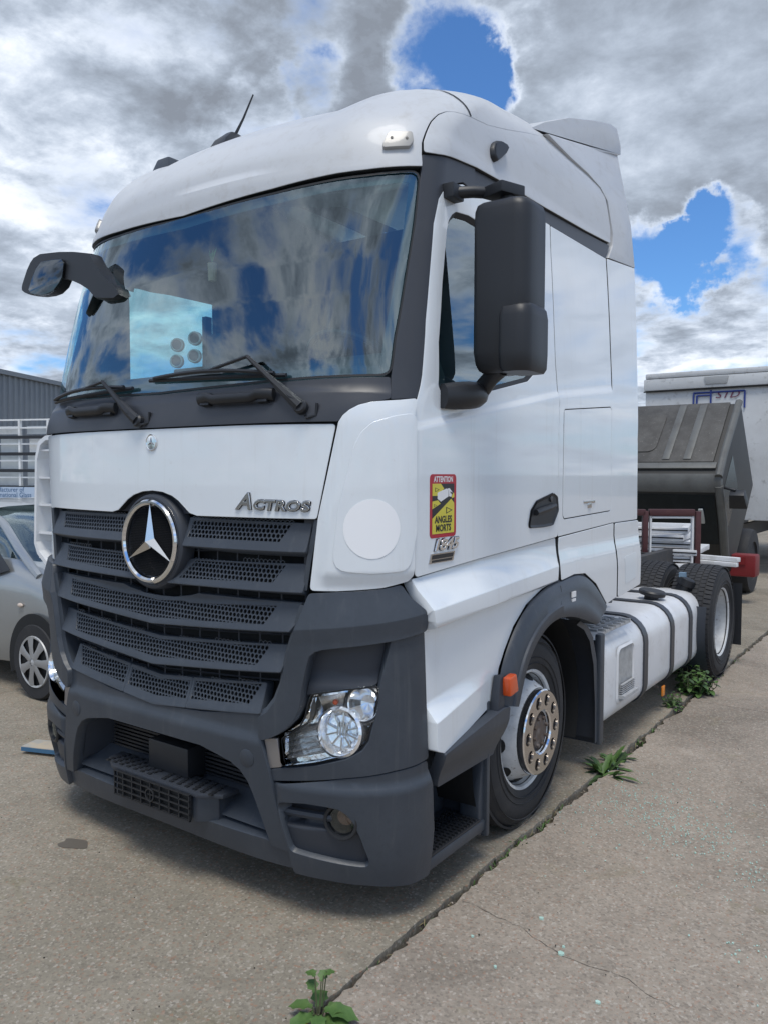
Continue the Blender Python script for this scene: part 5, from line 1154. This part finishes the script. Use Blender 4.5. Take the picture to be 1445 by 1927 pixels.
for y, n, s_, lb in ((1.25, 20, .12, 'tallest weed tuft in the joint level with the front tyre'), (1.12, 14, .09, 'small weed tuft in the joint just ahead of the tyre foot'), (1.02, 14, .085, 'tiny weed tuft in the joint beside the entry step'), (1.52, 14, .085, 'weed tuft in the joint beside the front wheel rim'), (1.75, 12, .07, 'low weed tuft in the joint behind the front wheel rim'), (3.05, 16, .09, 'low grassy weed in the joint below the tank step'), (3.35, 16, .09, 'low grassy weed in the joint beside the first tank strap'), (5.2, 18, .12, 'grassy weed in the joint beside the outer rear tyre'), (5.9, 16, .11, 'grassy weed in the joint behind the rear tyre'), (.80, 8, .07, 'thin weed sprig in the joint beside the bumper corner'), (.42, 7, .06, 'smallest weed sprig in the joint between bumper corner and flowering plant')):
    weed('joint_weed', (JX+JW/2, y, -.03), lb, n, s_, 'grass', 'weeds in the concrete joint')
# dry stalks and blades caught in the joint
dg_ = MB(); DRY = mat('dry_straw', (.26, .21, .12), .8, var=[(20, (.13, .12, .05), .4, .7, .8)])
for k in range(170):
    y = rnd.uniform(-.4, 7.2); a = rnd.uniform(0, 6.28); el = rnd.uniform(.0, .9); ln_ = rnd.uniform(.015, .06)
    leaf(dg_, (JX+rnd.uniform(0, JW), y, -.02), (math.cos(a)*math.cos(el)*.5, math.sin(a)*math.cos(el), math.sin(el)), ln_, .004, DRY if rnd.random() < .65 else LEAF[2], droop=.3)
tag(dg_.build('dry_grass', ang=60), 'dry straw and moss caught along the concrete joint', 'dry grass', kind='stuff')
# broad leaved plant with a yellow flower at the bottom of the picture
pl = empty('poppy_plant', (1.215, -.285, -.02), 0, 'broad leaved plant with a yellow flower in the joint nearest the camera', 'plant')
mb = MB(); st = MB(); r_ = random.Random(4)
for a, el, ln, wd_, h in ((2.2, .5, .10, .055, .05), (.9, .35, .09, .06, .045), (.5, .25, .12, .07, .055), (.1, .3, .11, .065, .04), (3.6, .4, .09, .05, .06), (4.4, .3, .10, .06, .045), (5.4, .3, .09, .05, .05), (2.8, .9, .07, .04, .10), (1.8, 1.0, .06, .035, .135), (1.2, .5, .05, .03, .16), (2.9, .4, .05, .035, .155), (5.9, .5, .08, .05, .03), (3.1, .2, .09, .05, .02)):
    b_ = Vector((.02*math.cos(a), .02*math.sin(a), h)); leaf(mb, b_, (math.cos(a)*math.cos(el), math.sin(a)*math.cos(el), math.sin(el)), ln, wd_, LEAF[r_.randrange(2)], lobes=3, droop=.5); st.tube([(0, 0, 0), (b_.x*.6, b_.y*.6, h*.6), b_], .002, STEM, 5)
mb.build('foliage', pl, ang=60); st.tube([(0, .02, 0), (.0, .03, .10), (.005, .035, .165)], .002, STEM, 5); st.build('stems', pl)
fl_ = MB(); YF = mat('yellow_petal', (.75, .52, .02), .5)
for k in range(5): leaf(fl_, (-.02, -.055, .02), (math.cos(k*1.26), math.sin(k*1.26), .5), .022, .022, YF, droop=.2)
fl_.build('flower', pl)
# ================================================================== things behind
# pale plank by the bumper
pk = MB(); pk.box((0, 0, .022), (.55, .14, .03), mat('plank_wood', (.45, .38, .28), .8, var=[(9, (.25, .3, .33), .45, .7, .8)])); pko = pk.build('plank', bevel=.003); pko.location = (-1.66, .66, .012); pko.rotation_euler.z = R(20)
pk = MB(); pk.box((0, -.071, .02), (.55, .004, .025), mat('plank_blue', (.05, .14, .25), .7)); pk.build('painted_edge', pko); tag(pko, 'short wooden plank with blue edge lying by the far bumper corner', 'plank')
# ---- silver hatchback: nose towards +x, its side to the camera
SILV = mat('silver_paint', (.34, .36, .37), .28, metal=.55, coat=.6, var=[(3, (.36, .38, .39), .4, .7, .6)])
CG = glass('car_glass', (.35, .40, .40), .12)
car = empty('hatchback_car', (-2.94, 1.98, 0), 0, 'silver hatchback car parked behind the far bumper corner', 'car')
body = MB(); half = .74
st_ = [(-3.30, .30, .95, .62), (-3.25, .26, 1.02, .67), (-2.9, .22, 1.0, .72), (-2.2, .20, 1.02, .735), (-1.4, .20, 1.03, .74), (-.75, .20, 1.05, .74), (-.45, .22, 1.06, .735), (-.1, .30, 1.02, .735), (.25, .30, .94, .725), (.50, .26, .84, .69), (.66, .28, .70, .60), (.72, .34, .58, .48)]
rings = []
for x, zb, zt, w in st_:
    rg = []
    for a, b in ((.90, 0), (.99, .18), (1.0, .45), (.985, .70), (.95, .90), (.86, 1.0), (.4, 1.035), (0, 1.045), (-.4, 1.035), (-.86, 1.0), (-.95, .90), (-.985, .70), (-1.0, .45), (-.99, .18), (-.90, 0)): rg.append((x, a*w, zb+(zt-zb)*b))
    rings.append(rg)
body.loft(rings, SILV); body.build('body', car, ang=40)
gh = MB(); rings = []
for x, zt, w in ((-3.1, 1.02, .64), (-2.85, 1.32, .58), (-2.5, 1.46, .56), (-1.7, 1.50, .56), (-1.15, 1.44, .55), (-.80, 1.33, .585), (-.40, 1.14, .66), (-.2, 1.05, .68)):
    zb = .93; rings.append([(x, -w-.0, zb), (x, -w*(.93), zb+(zt-zb)*.55), (x, -w*.80, zt-.03), (x, -w*.5, zt), (x, w*.5, zt), (x, w*.80, zt-.03), (x, w*.93, zb+(zt-zb)*.55), (x, w, zb)])
gh.loft(rings, CG); gh.build('greenhouse_glass', car, ang=50)
rf = MB(); rf.loft([[(x, -w, z), (x, -w*.6, z+.02), (x, 0, z+.03), (x, w*.6, z+.02), (x, w, z)] for x, z, w in ((-2.85, 1.33, .50), (-2.5, 1.46, .50), (-1.7, 1.50, .50), (-1.15, 1.45, .49))], SILV, cap=False, closed=False); rf.build('roof', car)
for s in (1, -1):
    MB().tube([(-2.5, s*.46, 1.455), (-1.7, s*.46, 1.50), (-1.18, s*.47, 1.44), (-.80, s*.535, 1.325), (-.42, s*.625, 1.145), (-.22, s*.66, 1.05), (-.05, s*.67, .95)], .035, SILV, 8).build('roof_pillar', car)
    MB().tube([(-1.16, s*.60, .955), (-1.24, s*.545, 1.20), (-1.42, s*.47, 1.44)], .018, BLACK, 6).build('quarter_post', car)
    MB().add([(-.80, s*.645, 1.20), (-.40, s*.715, .985), (-.62, s*.735, .93), (-.92, s*.735, .93)], [(0, 1, 2, 3)], BLACK).build('mirror_sail', car, fix=False)
    mr_ = MB(); mr_.sphere((-.92, s*.80, 1.03), .1, SILV, 16, 10, (.75, 1.0, .72)); mr_.build('wing_mirror', car, ang=80)
    MB().tube([(-.78, s*.748, .94), (-.80, s*.752, .62), (-.86, s*.745, .28)], .005, PITCHB, 5).build('door_seam', car)
    MB().tube([(-1.9, s*.745, .33), (-.9, s*.752, .34)], .012, WHITE2, 6).build('sill_trim', car)
    MB().sphere((-.22, s*.742, .72), .03, mat('car_indicator', (.6, .5, .42), .2), 12, 8, (1.2, .5, .6)).build('indicator', car)
    for x in (0., -2.46):
        M = fr((x, s*.69, .30), (0, s, 0)); MB().lathe([(.375, .062), (.36, .066), (0, .064)], PITCHB, M, 36, a0=-.35, a1=math.pi+.35).build('wheel_arch', car)
        wh = MB(); wh.lathe([(.20, .05), (.21, .075), (.285, .075), (.30, .05), (.30, -.1)], TYRE, M, 48); w_ = wh.build('wheel', car)
        hc_ = MB(); hc_.lathe([(.205, .07), (.20, .082), (.185, .078)], GALV, M, 40)
        for k in range(7):
            a = 2*math.pi*k/7; hc_.loft([[(.03*math.cos(a+d), .03*math.sin(a+d), .088+dz) for d, dz in ((-1.2, 0), (0, .006), (1.2, 0))], [(.12*math.cos(a+d), .12*math.sin(a+d), .083+dz) for d, dz in ((-.24, 0), (0, .008), (.24, 0))], [(.195*math.cos(a+d), .195*math.sin(a+d), .077+dz) for d, dz in ((-.22, 0), (0, .006), (.22, 0))]], mat('hubcap', (.34, .345, .35), .38, metal=.4), cap=False, closed=False, M=M)
        hc_.lathe([(.19, .055), (0, .055)], PITCHB, M, 30); hc_.lathe([(.035, .088), (0, .095)], GALV, M, 16); hc_.build('hubcap', w_, fix=False)
# ---- white van and glazing rack further back
def at_dir(px, py, d):
    return CAM+(rt2*((px-722.5)/1500)+up2*(-(py-963.5)/1500)+fw)*d
ax = math.atan2(.35, .94)   # rack runs along this heading
van = empty('low_van', (-7.4, 3.4, 0), ax, 'white van with ribbed roof behind the silver car', 'van')
vb = MB(); vb.loft([[(x, -.8, .3), (x, -.86, .8), (x, -.80, 1.22), (x, -.6, 1.33), (x, .6, 1.33), (x, .80, 1.22), (x, .86, .8), (x, .8, .3)] for x in (-2.2, -2, 1.6, 1.9)], WHITE2); vb.build('body', van, bevel=.03)
for y in (-.62, -.45, -.28): MB().box((-.2, y, 1.335), (3.4, .05, .03), WHITE2).build('roof_rib', van, bevel=.01)
for x in (-1.4, 1.2): MB().lathe([(.0, .05), (.2, .05), (.32, .04), (.32, -.1)], TYRE, fr((x, -.80, .32), (0, -1, 0)), 28).build('wheel', van)
rack = empty('glazing_rack', (-8.0, 4.6, 0), ax, 'white steel glazing rack with black rails and a lettered board', 'rack')
RK = mat('rack_white', (.72, .73, .72), .5, var=[(6, (.5, .5, .48), .5, .7, .6)])
for x in np.arange(-1.6, 2.6, .50): MB().box((x, 0, 1.28), (.035, .05, 2.56), RK).build('upright', rack)
for z in (1.55, 1.80, 2.05, 2.30): MB().box((.5, -.035, z), (4.3, .03, .045), BLACK).build('rail', rack)
for z in (1.70, 1.95, 2.20, 2.44, 2.56): MB().box((.5, .0, z), (4.3, .03, .022), RK).build('rail', rack)
PANE = mat('frosted_sheet', (.52, .56, .58), .25, coat=.3, var=[(4, (.42, .45, .47), .4, .7, .8)])
for i, x in enumerate(np.arange(-1.58, 2.4, .50)):
    for j, z in enumerate((1.68, 1.93, 2.18, 2.41)): MB().box((x+.24, .06+.01*((i+j) % 3), z), (.40-.05*((i*3+j) % 3), .012, .20 if j < 3 else .12), PANE if (i+j) % 4 else RK).build('glass_sheet', rack)
sg = MB(); sg.box((.5, -.05, 1.47), (4.3, .02, .17), mat('board_blue', (.42, .50, .60), .5)); brd = sg.build('lettered_board', rack)
tm = MB(); INK = mat('board_ink', (.06, .13, .25), .5); Mt = Matrix(((1, 0, 0, -.50), (0, 0, -1, -.062), (0, 1, 0, 1.485), (0, 0, 0, 1)))
tm.text('Manufacturer of', .10, INK, Mt, .0005, align='RIGHT'); tm.text('International Glass', .10, INK, Mt @ Matrix.Translation((.13, -.08, 0)), .0005, align='RIGHT'); tm.build('lettering', brd, smooth=False)
# ---- grey corrugated shed
a = at_dir(0, 702, 28); b = at_dir(115, 727, 32); d = (b-a); d.z = 0; d.normalize(); SHT = (a.z+b.z)/2
shed = empty('warehouse', (a.x, a.y, 0), math.atan2(d.y, d.x), 'grey corrugated metal warehouse behind the silver car', 'building')
CORR = mat('corrugated_steel', (.20, .225, .25), .5, metal=.1, var=[(.8, (.165, .185, .21), .4, .7, .8)])
cw = MB(); pr = []; x = -14.0
while x < 40: pr += [(x, 0), (x+.16, 0), (x+.20, -.05), (x+.30, -.05), (x+.34, 0)]; x += .34
cw.loft([[(x, y, z) for x, y in pr] for z in (0, SHT)], CORR, cap=False, closed=False); cw.build('wall', shed, fix=False, smooth=False)
MB().box((13, .0, SHT+.06), (54.2, .30, .16), CORR).build('eaves_trim', shed)
MB().add([(-14, 0, SHT+.1), (40, 0, SHT+.1), (40, 14, SHT+2.2), (-14, 14, SHT+2.2)], [(0, 1, 2, 3)], CORR).build('roof', shed, fix=False)
MB().box((13, 7, SHT/2), (53.6, 13.6, SHT-.1), CORR).build('hall', shed)
# ---- box lorry with its cab tipped forward
lor = empty('box_lorry', (-.72, 9.6, 0), 0, 'dirty box lorry with tipped forward cab and red bumper', 'lorry')
DIRTY = mat('dirty_cab', (.075, .073, .068), .6, var=[(2.2, (.034, .032, .029), .42, .62, .85), (9, (.04, .037, .033), .5, .72, .7), (40, (.34, .33, .30), .6, .75, .5)])
DIRTS = mat('dirty_silver', (.125, .128, .122), .5, metal=.15, var=[(4, (.08, .078, .072), .45, .7, .8), (20, (.15, .14, .12), .55, .75, .6)])
DGLASS = mat('dirty_glass', (.008, .013, .016), .25, spec=.3, var=[(5, (.02, .026, .03), .45, .75, .6)])
CABG = mat('cab_grey', (.024, .024, .023), .55, var=[(3, (.04, .038, .034), .45, .7, .7)])
ROT = Matrix.Translation((0, -.15, .38)) @ Matrix.Rotation(R(40), 4, 'X') @ Matrix.Translation((0, .0, 0))
def lp(name, mb, **k):
    for i, v in enumerate(mb.v): mb.v[i] = tuple(ROT @ Vector(v))
    return mb.build(name, lor, **k)
# cab in its own upright frame: x across, y back, z up from the hinge
HWc = 1.12
cabp = [(0.0, 0.0), (-.06, .45), (-.02, .62), (.18, 1.42), (.26, 1.55), (.40, 1.60), (1.72, 1.66), (1.80, 1.58), (1.80, 0.1)]
cm = MB(); Mx = Matrix(((0, 0, 1, 0), (1, 0, 0, 0), (0, 1, 0, 0), (0, 0, 0, 1)))
cm.prism(cabp, -HWc, HWc, CABG, Mx); lp('cab_body', cm, bevel=.09, seg=4)
rp_ = MB(); rp_.box((0, 1.10, 1.648), (2.0, 1.24, .03), DIRTY, Matrix.Rotation(R(2.6), 4, 'X')); lp('cab_roof', rp_, bevel=.01)
rh = MB(); rh.prism(rr(.50, .42, .12), 0, .022, DIRTY, Matrix.Translation((-.30, 1.10, 1.655)) @ Matrix.Rotation(R(2.6), 4, 'X')); lp('roof_hatch', rh, bevel=.008)
for x in (.38, .66):
    rb_ = MB(); rb_.box((x, 1.10, 1.665), (.10, 1.16, .025), DIRTS, Matrix.Rotation(R(2.6), 4, 'X')); lp('roof_rib', rb_, bevel=.01)
vs_ = MB(); vs_.loft([[(x, .30, 1.585), (x, .20, 1.50), (x, .145, 1.38), (x, .20, 1.37), (x, .33, 1.45)] for x in (-HWc-.01, HWc+.01)], DIRTS); lp('visor', vs_, bevel=.02, ang=50)
hb_ = MB(); hb_.box((0, .42, 1.612), (2.1, .12, .03), DIRTS); lp('roof_lip', hb_, bevel=.01)
fg_ = MB(); fg_.add([(-1.04, -.028, .62), (1.04, -.028, .62), (1.04, .145, 1.34), (-1.04, .145, 1.34)], [(0, 1, 2, 3)], DGLASS); lp('windscreen', fg_, fix=False)
for s in (1, -1):
    c_ = MB(); c_.tube([(s*1.10, .20, 1.45), (s*1.115, .05, .95), (s*1.10, -.03, .60), (s*1.09, -.04, .40)], .055, DIRTS if s > 0 else CABG, 10); lp('corner_post', c_)
    e_ = MB(); e_.tube([(s*1.10, .26, 1.56), (s*1.10, .6, 1.615), (s*1.10, 1.76, 1.655)], .05, DIRTS, 10); lp('roof_rail', e_)
    sw_ = MB(); sw_.add([(s*1.124, .22, 1.30), (s*1.124, .95, 1.36), (s*1.124, .95, .80), (s*1.124, .06, .72)], [(0, 1, 2, 3)], DGLASS); lp('side_window', sw_, fix=False)
    mm_ = MB(); mm_.box((s*1.32, .15, 1.28), (.22, .14, .22), BLACK, tp=.8); mm_.tube([(s*1.1, .25, 1.4), (s*1.3, .18, 1.4)], .02, BLACK, 6); lp('cab_mirror', mm_, bevel=.03)
dd = MB(); dd.lathe([(.11, 0), (.11, .02), (0, .025)], mat('tax_disc', (.28, .33, .33), .6), fr((-.55, .085, 1.05), (0, -1, .2)), 20); lp('windscreen_disc', dd)
lp('dash_tube', MB().box((.86, .06, 1.0), (.06, .03, .34), mat('pale_strip', (.45, .47, .46), .6)), bevel=.01)
REDP = mat('red_bumper', (.19, .010, .013), .5, var=[(5, (.16, .015, .015), .45, .7, .8)])
bm_ = MB(); bm_.box((.20, -.05, .53), (2.45, .30, .30), REDP); lb = bm_.build('bumper', lor, bevel=.03)
MB().box((.95, -.205, .60), (.7, .03, .10), REDP).build('bumper_recess', lb)
for s in (1, -1): MB().box((s*.45, 4.5, .75), (.09, 8.5, .24), FRAMEM).build('frame_rail', lor)
MB().box((0, 1.3, .75), (.9, 1.6, .6), PITCHB).build('engine', lor)
for s in (1, -1):
    for y in (1.1, 6.8): MB().lathe([(0, .03), (.28, .03), (.29, .06), (.46, .05), (.48, .0), (.48, -.25)], TYRE, fr((s*1.1, y, .48), (s, 0, 0)), 36).build('wheel', lor)
BOXW = mat('box_panel', (.60, .615, .62), .55, var=[(1.2, (.46, .465, .46), .45, .7, .7), (7, (.22, .215, .20), .56, .75, .7), (30, (.17, .165, .15), .62, .75, .6)])
bx = MB(); bx.box((.0, 6.4, 2.28), (2.46, 6.0, 2.64), BOXW); bxo = bx.build('box_body', lor, bevel=.02)
MB().box((0, 3.37, 3.44), (2.50, .07, .22), BOXW).build('top_rail', lor, bevel=.03)
MB().box((0, 3.375, 3.60), (2.44, .09, .10), BOXW).build('roof_edge', lor, bevel=.03)
MB().box((0, 3.36, 3.315), (2.5, .03, .02), PITCHB).build('rail_gap', lor)
MB().box((.05, 3.325, 3.46), (.36, .02, .14), mat('name_plate', (.38, .39, .39), .5), tp=1.15).build('name_plate', lor, bevel=.01)
BLUE = mat('sign_blue', (.025, .05, .24), .5); sgn = MB(); yy = 3.385
for (x0, z0, x1, z1) in ((-.35, 2.95, -.35, 3.25), (-.35, 3.25, .52, 3.25), (.52, 3.25, .52, 2.95), (-.29, 2.95, -.29, 3.20), (-.05, 2.9, -.05, 3.29), (-.29, 3.20, -.05, 3.20)): sgn.tube([(x0, yy, z0), (x1, yy, z1)], .016, BLUE, 6)
sgn.text('STD', .17, mat('sign_ink', (.16, .03, .07), .5), Matrix(((1, 0, 0, .22), (0, 0, -1, yy), (0, 1, 0, 3.14), (0, 0, 0, 1))), .001, .35, sx=1.3); sgn.build('body_lettering', lor, smooth=False)
# ---- stack of window frames on a pallet trestle, and the maroon frame
trs = empty('timber_trestle', (-.10, 6.75, 0), R(6), 'dark timber trestle under the stacked white window frames', 'trestle')
WOODD = mat('old_timber', (.10, .075, .055), .8, var=[(10, (.16, .13, .10), .4, .7, .8)])
for x in (-.55, .55):
    for y in (-.3, .3): MB().box((x, y, .40), (.09, .09, .80), WOODD).build('leg', trs)
for y in (-.3, 0, .3): MB().box((0, y, .82), (1.5, .14, .05), WOODD).build('top_board', trs)
UPVC = mat('upvc_white', (.74, .75, .76), .35, var=[(7, (.5, .5, .47), .52, .75, .6)])
lbls = ['lowest white window frame in the stack behind the rear tyres', 'second lowest white window frame in the stack', 'third white window frame up in the stack, slightly skewed', 'fourth white window frame up in the stack', 'topmost white window frame of the stack']
for k in range(5):
    L_, W_ = 1.45+.1*(k % 2), .80; root = empty('window_frame', (-.12+.05*rnd.uniform(-1, 1)-(.03*k), 6.75+rnd.uniform(-.05, .05), .85+k*.075), R(8+rnd.uniform(-5, 5)), lbls[k], 'window frame', 'stacked white window frames')
    for y in (-W_/2, W_/2): MB().box((0, y, .03), (L_, .07, .058), UPVC).build('frame_bar', root, bevel=.006)
    for x in (-L_/2+.035, 0, L_/2-.035): MB().box((x, 0, .03), (.068, W_-.07, .054), UPVC).build('frame_bar', root, bevel=.006)
    MB().box((0, -W_/2-.037, .03), (L_, .006, .012), PITCHB).build('gasket', root)
for k, (x, y, z, rz, lb) in enumerate(((.62, 6.62, .90, -14, 'short white profile offcut sticking out of the frame stack, upper one'), (.60, 6.55, .85, -8, 'short white profile offcut sticking out below the other'))):
    o_ = MB().box((0, 0, 0), (.95, .07, .045), UPVC).build('profile_offcut', bevel=.006); o_.location = (x, y, z); o_.rotation_euler.z = R(rz); tag(o_, lb, 'offcut', 'profile offcuts')
mf = empty('maroon_frame', (.46, 6.28, .78), R(33), 'upright maroon window frame leaning on the stack of white frames', 'window frame')
MAR = mat('maroon_foil', (.075, .024, .026), .45, var=[(8, (.15, .06, .05), .5, .75, .5)])
for x in (-.27, .27): MB().box((x, 0, .30), (.055, .06, .62), MAR).build('frame_bar', mf, bevel=.006); MB().box((x*.80, -.0, .29), (.018, .05, .56), UPVC).build('glazing_bead', mf)
MB().box((0, 0, .595), (.465, .07, .07), MAR).build('frame_bar', mf, bevel=.006); MB().box((-.62, 0, .595), (.70, .06, .065), MAR).build('frame_bar', mf, bevel=.006)
MB().box((0, 0, .03), (.465, .07, .06), UPVC).build('frame_bar', mf, bevel=.006); MB().box((0, 0, .545), (.43, .05, .02), UPVC).build('glazing_bead', mf)
